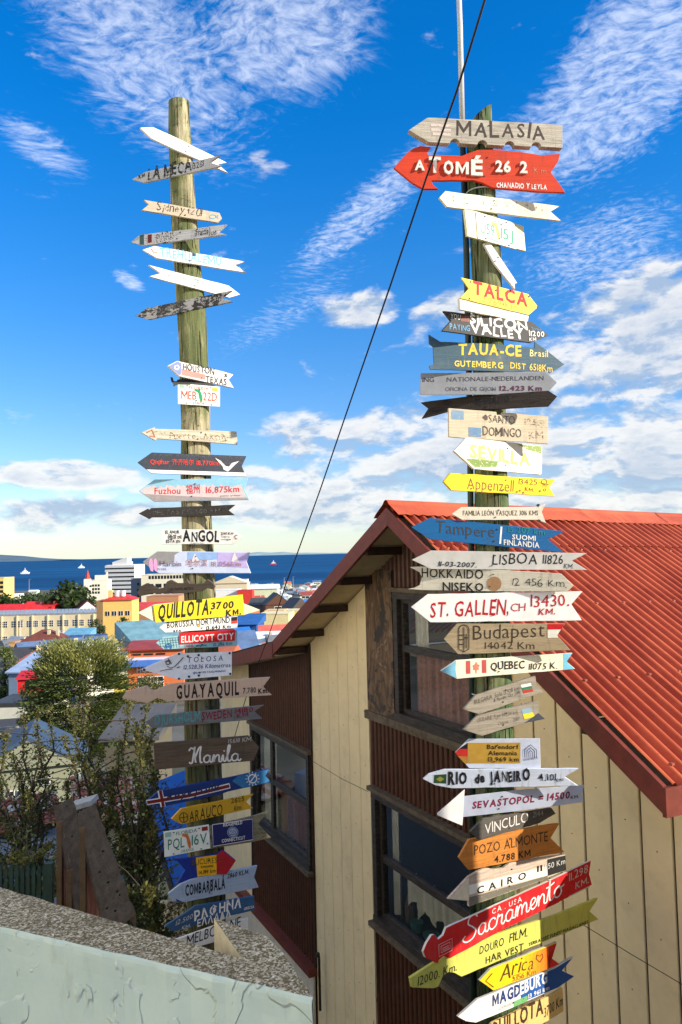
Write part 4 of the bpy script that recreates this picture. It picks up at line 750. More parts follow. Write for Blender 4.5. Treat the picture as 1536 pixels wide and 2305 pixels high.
s.text('MAGD', 702, 1308, 895, 1225, 78, S(28, 55, 115), .035, .1); s.text('EBURG', 892, 1225, 1080, 1140, 78, (.8, .8, .8), .035, .1); s.text('13 961 km', 950, 1252, 1095, 1188, 30, (.75, .75, .75), .02, .2); s.text('GERMANY', 742, 1335, 845, 1295, 24, (.45, .45, .45), .0, .1)
s = S_('R', CE, [(600, 1560), (700, 1425), (1095, 1238), (1188, 1180), (1196, 1340), (1100, 1400), (800, 1560)], 'cream board lettered QUILLOTA 3700 Km, lowest on the right post', board_mat(S(222, 190, 120), .05, (.5, .4, .25), .12), gap=.0, yaw=.55)
s.text('QUILLOTA', 690, 1530, 1055, 1350, 105, (.05, .025, .01), .03, .3); s.text('3700 Km', 1062, 1382, 1190, 1290, 68, (.06, .03, .02), .01, .5)

# ------------------------------------------------------------------ cable
mb = MB()
cp = [(1104, -40, 3.2), (1030, 200, 3.7), (960, 400, 4.2), (880, 640, 4.9), (800, 872, 5.8), (722, 1100, 6.9), (668, 1250, 7.9), (646, 1308, 8.4), (626, 1370, 9.0), (602, 1440, 9.6), (560, 1550, 10.0), (528, 1660, 10.3)]
P = [at(*c) for c in cp]
mb.tube(P, [.0060]*6 + [.0065, .007, .0055, .005, .005, .005], 8)
tag(mb.build('overhead_cable', [plain((.008, .008, .009), .5, .1, 5)], smooth=True), 'black cable running down steeply from the sky towards the house eave', 'cable')
# ------------------------------------------------------------------ the house with the red roof
HP = Vector((.4, 8.5, 0)); HA = math.atan2(-.886, .463)
house = thing('timber_house', 'cream and brown clad house with red corrugated roof, behind the right post', 'house', HP, HA)
M_CREAM = plain(S(234, 214, 168), .7, .06, 3, .12, dirt=.18)
M_CREAM2 = plain(S(214, 204, 182), .7, .08, 3, .12, dirt=.25)
M_GROOVE = plain(S(84, 72, 50), .9, .1, 5)
M_BROWN = plain(S(82, 50, 34), .5, .22, 9, .2, dirt=.4)
M_BROWND = plain(S(52, 34, 24), .6, .35, 14, .3)
M_FASC = plain(S(112, 52, 40), .55, .2, 12, .25, dirt=.35)
def board_red():
    m, t, b = newmat('roof_paint'); v, r = objc(t)
    n = t.noise(v, 2.2, 5, .6); n2 = t.noise(v, 28, 5, .65); ch = t.noise(v, 11, 7, .7)
    c = t.mix(t.ramp(n, .3, .7), S(166, 70, 42), S(194, 96, 60))
    c = t.mix(t.m('MULTIPLY', t.ramp(n2, .55, .75), .35), c, S(96, 36, 26))
    c = t.mix(t.ramp(ch, .735, .76), c, S(190, 170, 155))
    t.put(b.inputs['Base Color'], c); b.inputs['Roughness'].default_value = .6; b.inputs['Specular IOR Level'].default_value = .3
    bump(t, b, n2, .25, .004); return m
M_ROOF = board_red()
M_RFASC = plain(S(112, 46, 34), .55, .25, 10, .3, dirt=.25)
def frame_mat():
    m, t, b = newmat('old_frame'); v, r = objc(t)
    n = t.noise(t.map(v, (3, 3, 14)), 3, 6, .7); ch = t.noise(v, 22, 7, .72)
    c = t.mix(t.ramp(n, .3, .7), (.012, .011, .010), (.06, .045, .032)); c = t.mix(t.ramp(ch, .70, .73), c, (.34, .31, .27))
    t.put(b.inputs['Base Color'], c); b.inputs['Roughness'].default_value = .55; bump(t, b, n, .4, .004); return m
M_FRAME = frame_mat()
M_TRIM = plain(S(96, 84, 68), .8, .4, 12, .4, dirt=.5)
def glass_mat(tint=(.5, .55, .55)):
    m = bpy.data.materials.new('window_glass'); m.use_nodes = True; nt = m.node_tree; nt.nodes.clear(); t = NT(nt)
    lw = t.n('ShaderNodeFresnel'); lw.inputs[0].default_value = 1.5
    tr = t.n('ShaderNodeBsdfTransparent'); tr.inputs[0].default_value = (.9, .93, .93, 1)
    gl = t.n('ShaderNodeBsdfGlossy'); gl.inputs['Roughness'].default_value = .02; gl.inputs[0].default_value = (.95, .97, 1, 1)
    tc = t.n('ShaderNodeTexCoord'); nz = t.noise(tc.outputs['Object'], 2.2, 2, .5)
    bp = t.n('ShaderNodeBump'); bp.inputs['Strength'].default_value = .05; bp.inputs['Distance'].default_value = .02; t.put(bp.inputs['Height'], nz); t.L.new(bp.outputs[0], gl.inputs['Normal'])
    mx = t.n('ShaderNodeMixShader'); t.put(mx.inputs[0], t.m('ADD', t.m('MULTIPLY', lw.outputs[0], 1.9), .05, clamp=True)); t.L.new(tr.outputs[0], mx.inputs[1]); t.L.new(gl.outputs[0], mx.inputs[2])
    o = t.n('ShaderNodeOutputMaterial'); t.L.new(mx.outputs[0], o.inputs[0]); return m
M_GLASS = glass_mat()
AX, AZ, OV = 1.0, .447, .45
SLL, SLR = .525, .60
XL, XR = -2.04, 4.13          # apex x, ridge height at the verge, slope, verge overhang
def rz(x): return AZ - (SLR if x > AX else SLL)*abs(x-AX)             # roof surface height at the verge
def wall_top(x):
    if x < -2.2: return -1.15 - .2*(-2.04-x) - .15
    return rz(x) - .14
def vboard(x0, x1, zb, mat, name='cladding_board', y=0.0, th=.02, gap=.004, zt=None):
    a, b = x0+gap, x1-gap
    zta, ztb = (zt, zt) if zt is not None else (wall_top(a), wall_top(b))
    pts = [(a, y, zb), (b, y, zb), (b, y, ztb)]
    if zt is None and a < AX < b: pts.append((AX, y, wall_top(AX)))
    pts.append((a, y, zta))
    mb = MB(); c = .006
    mb.prism([Vector(p) for p in pts], (0, th, 0))
    o = mb.build(name, [mat], house, recalc=True)
    bv = o.modifiers.new('bevel', 'BEVEL'); bv.width = .005; bv.segments = 1; bv.limit_method = 'ANGLE'
    return o
# core wall behind the boards, with openings left out
wallb = MB()
def core(x0, x1, z0, z1): wallb.box(x0, .018, z0, x1, .12, z1)
ZB = -9.5
OPEN_ = [(-3.74, -1.76, -4.12, -2.70), (-.03, 2.04, -4.06, -2.74), (.45, 2.04, -1.72, -.46)]
def gable(x0, x1, zb):
    n = max(1, int((x1-x0)/.2))
    for i in range(n):
        a = x0+(x1-x0)*i/n; b = x0+(x1-x0)*(i+1)/n
        wallb.prism([Vector((a, .018, zb)), Vector((b, .018, zb)), Vector((b, .018, wall_top(b)-.01)), Vector((a, .018, wall_top(a)-.01))], (0, .10, 0))
gable(-5.6, -3.96, ZB); core(-3.96, -1.94, ZB, -4.12); gable(-3.96, -1.94, -2.70); gable(-1.94, -.13, ZB)
core(-.13, 2.04, ZB, -4.06); core(-.13, .42, -2.74, -.46); core(.42, 2.04, -2.74, -1.72); gable(-.13, 2.04, -.46); gable(2.04, 4.06, ZB)
wallb.build('wall_core', [M_GROOVE], house)
side = MB(); side.box(3.96, .12, ZB, 4.06, 7, -1.62); side.box(-5.6, .12, ZB, -5.5, 7, -1.9); side.build('side_wall', [M_CREAM], house)
# cream boards left strip, middle, right
def boards(x0, x1, w, zb, mat, **k):
    n = max(1, round((x1-x0)/w))
    for i in range(n): vboard(x0+(x1-x0)*i/n, x0+(x1-x0)*(i+1)/n, zb, mat, **k)
boards(-5.6, -4.09, .19, -5.40, M_CREAM)
boards(-1.84, -.27, .26, ZB, M_CREAM)
boards(2.20, 4.06, .265, ZB, M_CREAM, gap=.009)
# lower storey skirt left of the middle boards
n = 20
for i in range(n):
    a = -5.6+3.76*i/n; b = -5.6+3.76*(i+1)/n
    vboard(a, b, ZB, M_CREAM2, zt=-5.48, y=-.05, th=.03)
mb = MB(); mb.box(-5.65, -.12, -5.47, -1.82, .0, -5.37); mb.build('belt_moulding', [M_FASC], house)
mb = MB(); mb.box(-1.62, -.055, -5.60, -.9, .0, -5.52); 
# brown ribbed cladding: half-round ribs, joined
def ribs(x0, x1, z0, z1f, pitch=.083, z1=None):
    mb = MB(); n = int((x1-x0)/pitch)
    for i in range(n):
        xa = x0+(x1-x0)*i/n; xb = x0+(x1-x0)*(i+1)/n; w = xb-xa
        prof = [(xa, .012), (xa+.14*w, .010), (xa+.26*w, -.010), (xa+.5*w, -.018), (xa+.74*w, -.010), (xa+.86*w, .010), (xb, .012)]
        for (a, ya), (b, yb) in zip(prof, prof[1:]):
            mb.poly([(a, ya, z0), (b, yb, z0), (b, yb, z1f(b)), (a, ya, z1f(a))])
    return tag(mb.build('ribbed_cladding', [M_BROWN], house), kind='stuff')
ribs(-4.09, -1.84, -5.37, lambda x: -4.20); ribs(-4.09, -1.84, -2.62, wall_top)
ribs(-.27, 2.20, ZB, lambda x: -4.16); ribs(-.27, 2.20, -2.66, lambda x: -1.86); ribs(-.27, 2.20, -.40, wall_top)
# corner trims
for x in (-4.09, -1.84, -.27, 2.20):
    mb = MB(); mb.box(x-.022, -.028, ZB if x > -1 else -5.37, x+.022, .02, wall_top(x)-.02); mb.build('corner_trim', [M_BROWND if x not in (-.27, 2.20) else M_CREAM], house)
# bare wood post board left of the upper window
def raww():
    m, t, b = newmat('stripped_wood'); v, r = objc(t)
    n = t.noise(t.map(v, (5, 5, 1.1)), 2.4, 7, .62, 1.6); p = t.noise(v, 3.4, 6, .6, .8)
    c = t.mix(t.ramp(n, .3, .7), (.05, .03, .015), (.20, .115, .055)); c = t.mix(t.ramp(p, .50, .56), c, (.035, .026, .02)); c = t.mix(t.ramp(p, .36, .40, 1, 0), c, (.24, .17, .10))
    t.put(b.inputs['Base Color'], c); b.inputs['Roughness'].default_value = .7; bump(t, b, n, .5, .008); return m
mb = MB(); mb.box(-.25, -.035, -1.84, .33, .015, -.20); mb.build('stripped_wood_panel', [raww()], house)
mb = MB(); mb.box(-.29, -.06, -1.88, 2.20, .0, -1.79); mb.build('sill_beam', [M_TRIM], house)
# windows
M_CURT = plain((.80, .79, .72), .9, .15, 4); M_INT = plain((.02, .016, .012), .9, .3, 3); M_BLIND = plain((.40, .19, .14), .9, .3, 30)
def window(x0, x1, z0, z1, bars_v, bars_h, curtain=None):
    wn = obj('window', None, house) if False else None
    fr = MB(); F = .075
    fr.box(x0-F, -.06, z1, x1+F, .10, z1+F); fr.box(x0-F, -.07, z0-F, x1+F, .10, z0); fr.box(x0-F, -.055, z0, x0, .10, z1); fr.box(x1, -.055, z0, x1+F, .10, z1)
    w_ = fr.build('window', [M_FRAME], house)
    mb = MB(); mb.box(x0-.12, -.11, z0-F-.05, x1+.12, -.02, z0-F); mb.build('sill', [M_TRIM], w_)
    mb = MB(); mb.box(x0-.12, -.09, z1+F, x1+.12, -.0, z1+F+.045); mb.build('head_trim', [M_TRIM], w_)
    xs = [x0] + bars_v + [x1]
    for a, b in zip(xs, xs[1:]):
        mb = MB(); r = .045
        mb.box(a, .0, z0, a+r, .05, z1); mb.box(b-r, .0, z0, b, .05, z1); mb.box(a+r, .0, z1-r, b-r, .05, z1); mb.box(a+r, .0, z0, b-r, .05, z0+r)
        for h in bars_h: mb.box(a+r, -.012, h-.035, b-r, .05, h+.035)
        mb.build('sash', [M_FRAME], w_)
        mb = MB(); mb.poly([(a+r, .02, z0+r), (b-r, .02, z0+r), (b-r, .02, z1-r), (a+r, .02, z1-r)]); mb.build('pane', [M_GLASS], w_)
    return w_
w1 = window(-3.96, -1.94, -4.08, -2.72, [-3.28], [-3.35])
w2 = window(-.11, 2.04, -4.02, -2.74, [], [-3.38])
w3 = window(.46, 2.04, -1.70, -.50, [], [-1.02])
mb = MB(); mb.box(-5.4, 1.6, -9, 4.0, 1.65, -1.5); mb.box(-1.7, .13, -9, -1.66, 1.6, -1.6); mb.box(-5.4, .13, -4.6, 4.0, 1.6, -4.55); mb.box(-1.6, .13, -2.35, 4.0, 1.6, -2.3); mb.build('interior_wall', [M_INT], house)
def curtain(par, x0, x1, zt, zb, scal=None, y=.14, mat=M_CURT):
    mb = MB(); n = int((x1-x0)/.02)
    def yy(x): return y + .022*math.sin(x*38) + .012*math.sin(x*91)
    def bot(x): return zb + (scal*abs(math.sin((x-x0)*math.pi/.24)) if scal else 0)
    for i in range(n):
        a = x0+(x1-x0)*i/n; b = x0+(x1-x0)*(i+1)/n
        mb.poly([(a, yy(a), bot(a)), (b, yy(b), bot(b)), (b, yy(b), zt), (a, yy(a), zt)])
    return mb.build('curtain', [mat], par, smooth=True)
curtain(w2, .22, 2.0, -3.43, -3.86, .13); curtain(w2, -.06, .12, -2.8, -4.0); curtain(w1, -3.2, -2.0, -3.44, -4.1, mat=M_BLIND); curtain(w1, -3.9, -3.34, -2.75, -4.1)
curtain(w3, .5, 2.0, -1.05, -1.70, mat=M_BLIND); curtain(w3, .5, .8, -.5, -1.0)
mb = MB(); mb.tube([(.35, .16, -4.03), (.35, .16, -3.93)], [.06, .075], 10); mb.build('teal_bowl', [plain((.05, .2, .22), .4)], w2)
mb = MB(); mb.tube([(.62, .16, -4.03), (.62, .16, -3.95)], [.05, .09], 10); mb.build('teal_bowl', [plain((.05, .2, .22), .4)], w2)
mb = MB(); mb.tube([(.16, .2, -4.03), (.16, .2, -3.86), (.16, .2, -3.72)], [.05, .06, .02], 8); mb.build('carved_figure', [plain((.14, .09, .05), .7)], w2)
# roof sheets, corrugated geometry, right slope
def drop(y): return -.027*(y+OV)
YR1 = 10.0
def sheet(xa, xb, y0, y1, lift, side=1, n_per=10, pitch=.108, amp=.027):
    """corrugations run down the slope; xa, xb = plan distance from the ridge"""
    mb = MB(); n = int(round((y1-y0)/pitch*n_per)); sl = 6
    rows = []
    for j in range(sl+1):
        d = xa+(xb-xa)*j/sl; row = []
        for i in range(n+1):
            y = y0+(y1-y0)*i/n; x = AX+side*d
            z = AZ - (SLR if side > 0 else SLL)*d + drop(y) + amp*math.sin(2*math.pi*y/pitch) + lift + .004*math.sin(y*3+d*2)
            row.append(len(mb.v)); mb.v.append((x, y, z))
        rows.append(row)
    for j in range(sl):
        for i in range(n):
            q = (rows[j][i], rows[j+1][i], rows[j+1][i+1], rows[j][i+1]); mb.f.append(q if side > 0 else q[::-1]); mb.mi.append(0)
    o = mb.build('roof_sheet', [M_ROOF], house, smooth=True)
    return o
y = -OV+.03; k = 0
while y < YR1:
    y1 = y+.864+.054
    npp = 10 if y < 4 else 6
    sheet(.62, 3.16, y, y1, .004*(k % 2)+.002, n_per=npp); sheet(.02, .70, y, y1, .016+.004*(k % 2), n_per=npp)
    if k < 3: sheet(.02, 2.98, y, y1, .004*(k % 2), side=-1, n_per=6)
    else: sheet(.02, 2.98, y, y1, .004*(k % 2), side=-1, n_per=4)
    y += .864; k += 1
# ridge caps
y = -OV-.03
while y < YR1:
    y1 = y+1.25; mb = MB(); pr = [(-.24, -.135), (-.2, -.10), (-.06, -.012), (-.03, .022), (.0, .034), (.03, .022), (.06, -.012), (.2, -.10), (.235, -.122)]
    lf = .026 + (.004 if int(y*7) % 2 else 0)
    nn = 28
    for j in range(nn):
        a = y+(y1+.05-y)*j/nn; b = y+(y1+.05-y)*(j+1)/nn
        for q in range(len(pr)-1):
            def P(p, yv, last):
                dz = .007*math.sin(2*math.pi*yv/.108) if last else 0
                return (AX+p[0], yv, AZ+p[1]+drop(yv)+lf+dz)
            mb.poly([P(pr[q], a, q == 0), P(pr[q+1], a, q+1 == len(pr)-1), P(pr[q+1], b, q+1 == len(pr)-1), P(pr[q], b, q == 0)])
    mb.build('ridge_cap', [M_ROOF], house); y = y1
# verge boards, both slopes
def verge(xa, xb, mat, name='verge_board', d=.17, th=.035, y=-OV+.012):
    mb = MB(); za, zb_ = rz(xa)-.012, rz(xb)-.012
    mb.prism([Vector((xa, y-th, za)), Vector((xb, y-th, zb_)), Vector((xb, y-th, zb_-d)), Vector((xa, y-th, za-d*1.0))], (0, th, 0))
    return mb.build(name, [mat], house, recalc=True)
verge(AX, XL-.02, M_FASC, d=.18); verge(AX, XR, M_RFASC, d=.17)
# eave board and gutter lip at the right
mb = MB()
p = [Vector((XR, -OV-.035, rz(XR)-.015)), Vector((XR, YR1, rz(XR)-.015+drop(YR1))), Vector((XR, YR1, rz(XR)-.16+drop(YR1))), Vector((XR, -OV-.035, rz(XR)-.19))]
mb.prism(p, (.03, 0, 0)); mb.build('eave_board', [M_RFASC], house, recalc=True)
# left lean-to: eave board stepping down to the left
mb = MB(); z0 = rz(XL)-.01; z1 = z0-.74
mb.prism([Vector((-2.0, -OV-.03, z0)), Vector((-5.75, -OV-.03, z1)), Vector((-5.75, -OV-.03, z1-.16)), Vector((-2.0, -OV-.03, z0-.2))], (0, .03, 0)); mb.build('lean_to_board', [M_FASC], house, recalc=True)
mb = MB(); mb.prism([Vector((-1.95, -OV, z0+.03)), Vector((-5.8, -OV, z1+.03)), Vector((-5.8, -OV, z1)), Vector((-1.95, -OV, z0))], (0, 7, 0)); mb.build('lean_to_roof', [plain((.02, .018, .016), .8, .3, 8)], house, recalc=True)
# soffit panels and lookout beams
M_SOFF = plain(S(214, 194, 150), .8, .12, 4, .15, dirt=.2)
def soffit(xa, xb, mat, name):
    mb = MB(); za, zb_ = rz(xa)-.125, rz(xb)-.125
    mb.prism([Vector((xa, -OV+.002, za)), Vector((xb, -OV+.002, zb_)), Vector((xb, -OV+.002, zb_+.02)), Vector((xa, -OV+.002, za+.02))], (0, OV+.02, 0)); mb.build(name, [mat], house, recalc=True)
xs = [-2.02, -1.45, -.78, -.12, .50, AX]
for a, b in zip(xs, xs[1:]): soffit(a+.02, b-.02, M_SOFF, 'soffit_panel')
xs = [AX, 1.55, 2.2, 2.85, 3.5, XR]
for a, b in zip(xs, xs[1:]): soffit(a+.02, b-.02, M_SOFF, 'soffit_panel')
for x in (-1.95, -1.45, -.78, -.12, .50, 1.55, 2.2, 2.85, 3.5):
    mb = MB(); z = rz(x)-.13; mb.box(x-.045, -OV+.01, z-.085, x+.045, .06, z); mb.build('lookout_beam', [M_BROWND], house)
mb = MB(); mb.prism([Vector((-5.7, -OV, z1-.14)), Vector((-2.02, -OV, z0-.18)), Vector((-2.02, -OV, z0-.16)), Vector((-5.7, -OV, z1-.12))], (0, OV, 0)); mb.build('soffit_panel', [M_SOFF], house, recalc=True)
# vent pipe, drip cable stain lines on the wall
mb = MB(); mb.tube([(-1.57, -.09, -5.75), (-1.57, -.09, -5.12), (-1.56, -.10, -5.05), (-1.53, -.13, -5.02), (-1.51, -.16, -5.06)], .017, 8); mb.build('vent_pipe', [plain((.03, .025, .022), .5, .3, 12)], house, smooth=True)
def wire(pts, r, name='wall_cable'):
    mb = MB(); mb.tube(pts, r, 6); return mb.build(name, [plain((.03, .028, .026), .6, .2, 9)], house)
wire([(-.22, -.03, -2.7), (-.18, -.03, -4.0), (-.22, -.012, -4.9), (-.42, -.012, -5.6), (-.40, -.012, -6.4)], .005)
wire([(-1.82, -.006, -2.73), (-1.0, -.006, -2.75), (-.28, -.006, -2.73)], .0025); wire([(2.75, -.001, -2.85), (3.4, -.001, -2.87), (4.05, -.001, -2.88)], .0028, 'sheet_joint')
# unseen annex wall added at far right to shade the low signs' right ends
mb = MB(); mb.box(4.07, .0, ZB, 4.40, 3, -1.82); mb.build('unseen_shade_wall', [M_CREAM], house)

# fixings: nail heads on the cladding and screws along the roof crests
mb = MB(); r = random.Random(2)
for x0_, x1_, w_ in ((-1.84, -.27, .2617), (2.20, 4.06, .2657)):
    x = x0_+w_*.5
    while x < x1_:
        z = wall_top(x)-.2
        while z > -7:
            mb.box(x-.004, -.003, z-.004, x+.004, .001, z+.004); z -= .6+r.uniform(-.02, .02)
        x += w_
tag(mb.build('nail_heads', [plain((.16, .12, .08), .6, .3, 30)], house), kind='stuff')
mb = MB()
yy = -OV+.03+.108*1.25
while yy < 6:
    for d in (.75, 1.55, 2.35, 3.05):
        z = AZ-SLR*d+drop(yy)+.029; x = AX+d; mb.box(x-.011, yy-.011, z-.006, x+.011, yy+.011, z+.008)
    yy += .108*3
tag(mb.build('roof_screws', [plain(S(150, 90, 70), .5, .4, 40)], house), kind='stuff')
# ------------------------------------------------------------------ mint garden wall in the foreground
def mint_mat():
    m, t, b = newmat('mint_plaster'); tc = t.n('ShaderNodeTexCoord'); v = tc.outputs['Object']
    n = t.noise(v, 6, 6, .6); fl = t.noise(v, 5.0, 3, .5, .9); fl2 = t.noise(t.map(v, (1, 1, 1), (3, 5, 1)), 11, 3, .5, 1.0)
    e1 = t.ramp(t.m('ABSOLUTE', t.m('SUBTRACT', fl, .56)), .0, .012, 1, 0); e2 = t.ramp(t.m('ABSOLUTE', t.m('SUBTRACT', fl2, .63)), 0, .012, 1, 0)
    pl = t.m('ADD', t.ramp(fl, .548, .572), t.m('MULTIPLY', t.ramp(fl2, .60, .64), .6))
    c = t.mix(t.ramp(n, .3, .7), S(184, 204, 194), S(198, 216, 204))
    c = t.mix(t.m('MULTIPLY', t.m('MAXIMUM', e1, e2), .25), c, S(205, 220, 212))
    c = t.mix(t.m('MULTIPLY', t.ramp(t.noise(t.map(v, (3, 3, 1)), 5, 5, .65), .56, .75), .30), c, S(128, 130, 108))
    t.put(b.inputs['Base Color'], c); b.inputs['Roughness'].default_value = .55
    fine = t.noise(v, 60, 4, .6)
    bump(t, b, t.m('ADD', t.m('ADD', t.m('MULTIPLY', pl, .9), t.m('MULTIPLY', n, .35)), t.m('MULTIPLY', fine, .12)), .9, .006); return m
def aggregate():
    m, t, b = newmat('exposed_aggregate'); tc = t.n('ShaderNodeTexCoord'); v = tc.outputs['Object']
    vo = t.n('ShaderNodeTexVoronoi'); t.put(vo.inputs['Vector'], v); vo.inputs['Scale'].default_value = 240
    vo.inputs['Randomness'].default_value = 1
    sp = t.n('ShaderNodeSeparateColor'); t.L.new(vo.outputs['Color'], sp.inputs[0])
    n = t.noise(v, 90, 5, .7); big = t.noise(v, 9, 4, .6)
    f = t.m('ADD', t.m('MULTIPLY', sp.outputs[0], .5), t.m('MULTIPLY', n, .5))
    c = t.mix(t.ramp(f, .35, .72), S(112, 96, 62), S(206, 192, 156)); c = t.mix(t.ramp(f, .68, .8), c, S(240, 230, 204))
    c = t.mix(t.m('MULTIPLY', t.ramp(big, .45, .7), .5), c, S(92, 76, 48))
    t.put(b.inputs['Base Color'], c); b.inputs['Roughness'].default_value = .9; bump(t, b, f, .9, .004); return m
M_MINT = mint_mat(); M_AGG = aggregate(); ZW = -.80
A = onz(0, 2085, ZW); B = onz(705, 2245, ZW); Cc = onz(545, 2158, ZW); D = onz(0, 1998, ZW)
dirw = (B-A).normalized(); A2 = A - dirw*1.6; D2 = D + (D-Cc).normalized()*1.6
t1 = onz(482, 2066, ZW); t2 = onz(600, 2108, ZW); t3 = onz(648, 2160, ZW)
gw = thing('garden_wall', 'mint green plastered wall with speckled stone coping in the bottom left corner', 'wall', (B.x, B.y, -3))
O = Vector(gw.location)
def edgeline(P, Q, n, jit, seed):
    r = random.Random(seed); d = (Q-P); nn = Vector((-d.y, d.x, 0)).normalized()
    return [P + d*(i/n) + (nn*r.uniform(-jit, jit) if 0 < i < n else Vector((0, 0, 0))) for i in range(n+1)]
front = edgeline(A2, B, 90, .0022, 1); back = edgeline(D2, Cc, 60, .003, 2)
top = back + edgeline(Cc, t1, 8, .002, 3)[1:] + edgeline(t1, t2, 10, .006, 4)[1:] + edgeline(t2, t3, 5, .004, 5)[1:] + edgeline(t3, B, 10, .002, 6)[1:]
mb = MB(); mb.poly([p-O for p in (front + top[::-1][1:])]); cop = mb.build('coping', [M_AGG], gw)
mb = MB()
def skirt(P, mat, dz=3.2, lip=.0):
    for a, b in zip(P, P[1:]): mb.poly([a-O, b-O, b-O-Vector((0, 0, dz)), a-O-Vector((0, 0, dz))], mat)
# front face with paint lip: the paint swells slightly along the edge
N = Vector((dirw.y, -dirw.x, 0)); 
if N.y > 0: N = -N
r_ = random.Random(11); rowz = [0, -.004, -.010, -.02, -.05, -.5, -3.2]; rowo = [0, .003, .0045, .004, .002, .0, 0]
rows = []
for dz, of in zip(rowz, rowo):
    rows.append([p - O + Vector((0, 0, dz)) + N*(of*(1+(.5*math.sin(i*1.7)+r_.uniform(-.15, .15) if dz > -.03 else 0))) for i, p in enumerate(front)])
for j in range(len(rows)-1):
    for i in range(len(front)-1): mb.poly([rows[j][i], rows[j][i+1], rows[j+1][i+1], rows[j+1][i]])
mb.build('plastered_face', [M_MINT], gw, smooth=True)
mb = MB(); rt = top[top.index(t3):] if t3 in top else [t3, B]; skirt([B, t3, t2], 0); mb.build('plastered_end', [M_MINT], gw)
mb = MB(); skirt([Cc, t1, t2], 0); mb.build('plastered_stub', [plain(S(205, 196, 165), .8, .15, 20, .6, dirt=.3)], gw)
mb = MB(); skirt([D2, Cc], 0); mb.build('back_face', [M_AGG], gw)

# ------------------------------------------------------------------ timber buttress props behind the wall
def ply():
    m, t, b = newmat('plywood'); v, r = objc(t)
    wv = t.noise(t.map(v, (16, 16, 1.6)), 1.4, 6, .6, 2.2)
    c = t.mix(t.ramp(wv, .35, .65), S(168, 104, 76), S(214, 156, 124)); t.put(b.inputs['Base Color'], c); b.inputs['Roughness'].default_value = .8; bump(t, b, wv, .3, .004); return m
M_PLY = ply(); M_BARK = plain(S(106, 92, 74), .95, .35, 26, .8, dirt=.6); M_STUD = plain(S(104, 84, 60), .85, .3, 20, .4)
def prop(p0, p1, p2, w, Y, label, studs):
    """triangular fin: p0 top, p1 bottom left, p2 bottom right of the front face (pixels), w = px width of the sloping top board"""
    a, b, c = at(*p0, Y), at(*p1, Y), at(*p2, Y); base = b.copy()
    t = thing('timber_prop', label, 'timber prop', base)
    mb = MB(); mb.prism([a-base, b-base, c-base], (.0, .05, 0)); mb.build('plywood_side', [M_PLY], t, recalc=True)
    ex = Vector((w/FPX*Y-.048, .10, .01)); nz = Vector((0, 0, .03))
    q = [a-base+nz+Vector((-.015, -.02, 0)), c-base+nz+Vector((-.015, -.02, 0))]
    mb = MB(); n = 14; r = random.Random(int(p0[0])); L = []
    for i in range(n+1):
        p = q[0].lerp(q[1], i/n); L.append((p, p + ex*(1+.75*i/n) + Vector((r.uniform(-.006, .006), 0, r.uniform(-.006, .006)))))
    for (p, s), (p2_, s2) in zip(L, L[1:]):
        mb.poly([p, s, s2, p2_]); mb.poly([p, p2_, p2_-nz*1.6, p-nz*1.6])
        mb.poly([s, s-nz*3, s2-nz*3, s2])
    mb.build('rough_board', [M_BARK], t)
    rr = random.Random(5+int(p0[0]))
    mb = MB()
    for k in range(7):
        f = rr.uniform(.05, .95); u = rr.uniform(.2, .8); p = L[0][0].lerp(L[-1][0], f) + ex*u*(1+.75*f) + Vector((0, 0, .003)); z = rr.uniform(.003, .007)
        mb.box(p.x-z, p.y-z, p.z-.004, p.x+z, p.y+z, p.z+.0015)
    mb.build('knots', [plain((.02, .018, .015), .9)], t)
    for sx in studs:
        f = (sx-p0[0])/max(1, (p2[0]-p0[0])); tp = a.lerp(c, max(0, f)); bt = at(sx, p1[1]+16, Y)
        mb = MB(); mb.box(tp.x-.012-base.x, -.03, bt.z-base.z-.15, tp.x+.012-base.x, .0, tp.z-base.z); mb.build('stud', [M_STUD], t)
prop((134, 1826), (136, 2075), (186, 2085), 42, 3.7, 'narrow triangular plywood prop with rough grey top board, the left one behind the wall', (138, 160))
prop((186, 1842), (190, 2110), (252, 2122), 46, 3.5, 'wide triangular plywood prop with rough grey top board, the right one behind the wall', (190,))
mb = MB(); a = at(170, 1822, 3.9); mb.box(-.02, -.05, -.012, .10, .06, .012, M=Matrix.Rotation(-.25, 4, 'Y')); o = mb.build('stone_slab', [plain(S(150, 156, 158), .9, .2, 30, .5)]); o.location = a + Vector((0, 0, .02)); tag(o, 'small flat grey stone lying on top of the plywood props', 'stone')
# dark green picket fence at the left
fe = thing('picket_fence', 'dark green picket fence behind the mint wall', 'fence', at(0, 2060, 5.2))
O2 = Vector(fe.location); M_FG = plain((.018, .045, .035), .6, .3, 10)
for i in range(11):
    a = at(-12+i*12.5, 1952+ (i % 3)*3, 5.2)-O2; mb = MB(); mb.prism([a+Vector((-.012, 0, -.9)), a+Vector((.012, 0, -.9)), a+Vector((.012, 0, 0)), a+Vector((0, 0, .03)), a+Vector((-.012, 0, 0))], (0, .015, 0)); mb.build('picket', [M_FG], fe)
for py in (1975, 2030):
    mb = MB(); mb.tube([at(-30, py+8, 5.22)-O2, at(118, py-12, 5.22)-O2], .014, 6); mb.build('rail', [M_FG], fe)
mb = MB(); a = at(108, 1942, 5.15)-O2; mb.box(a.x-.02, a.y-.02, a.z-1.1, a.x+.035, a.y+.02, a.z); mb.build('fence_post', [M_FG], fe)
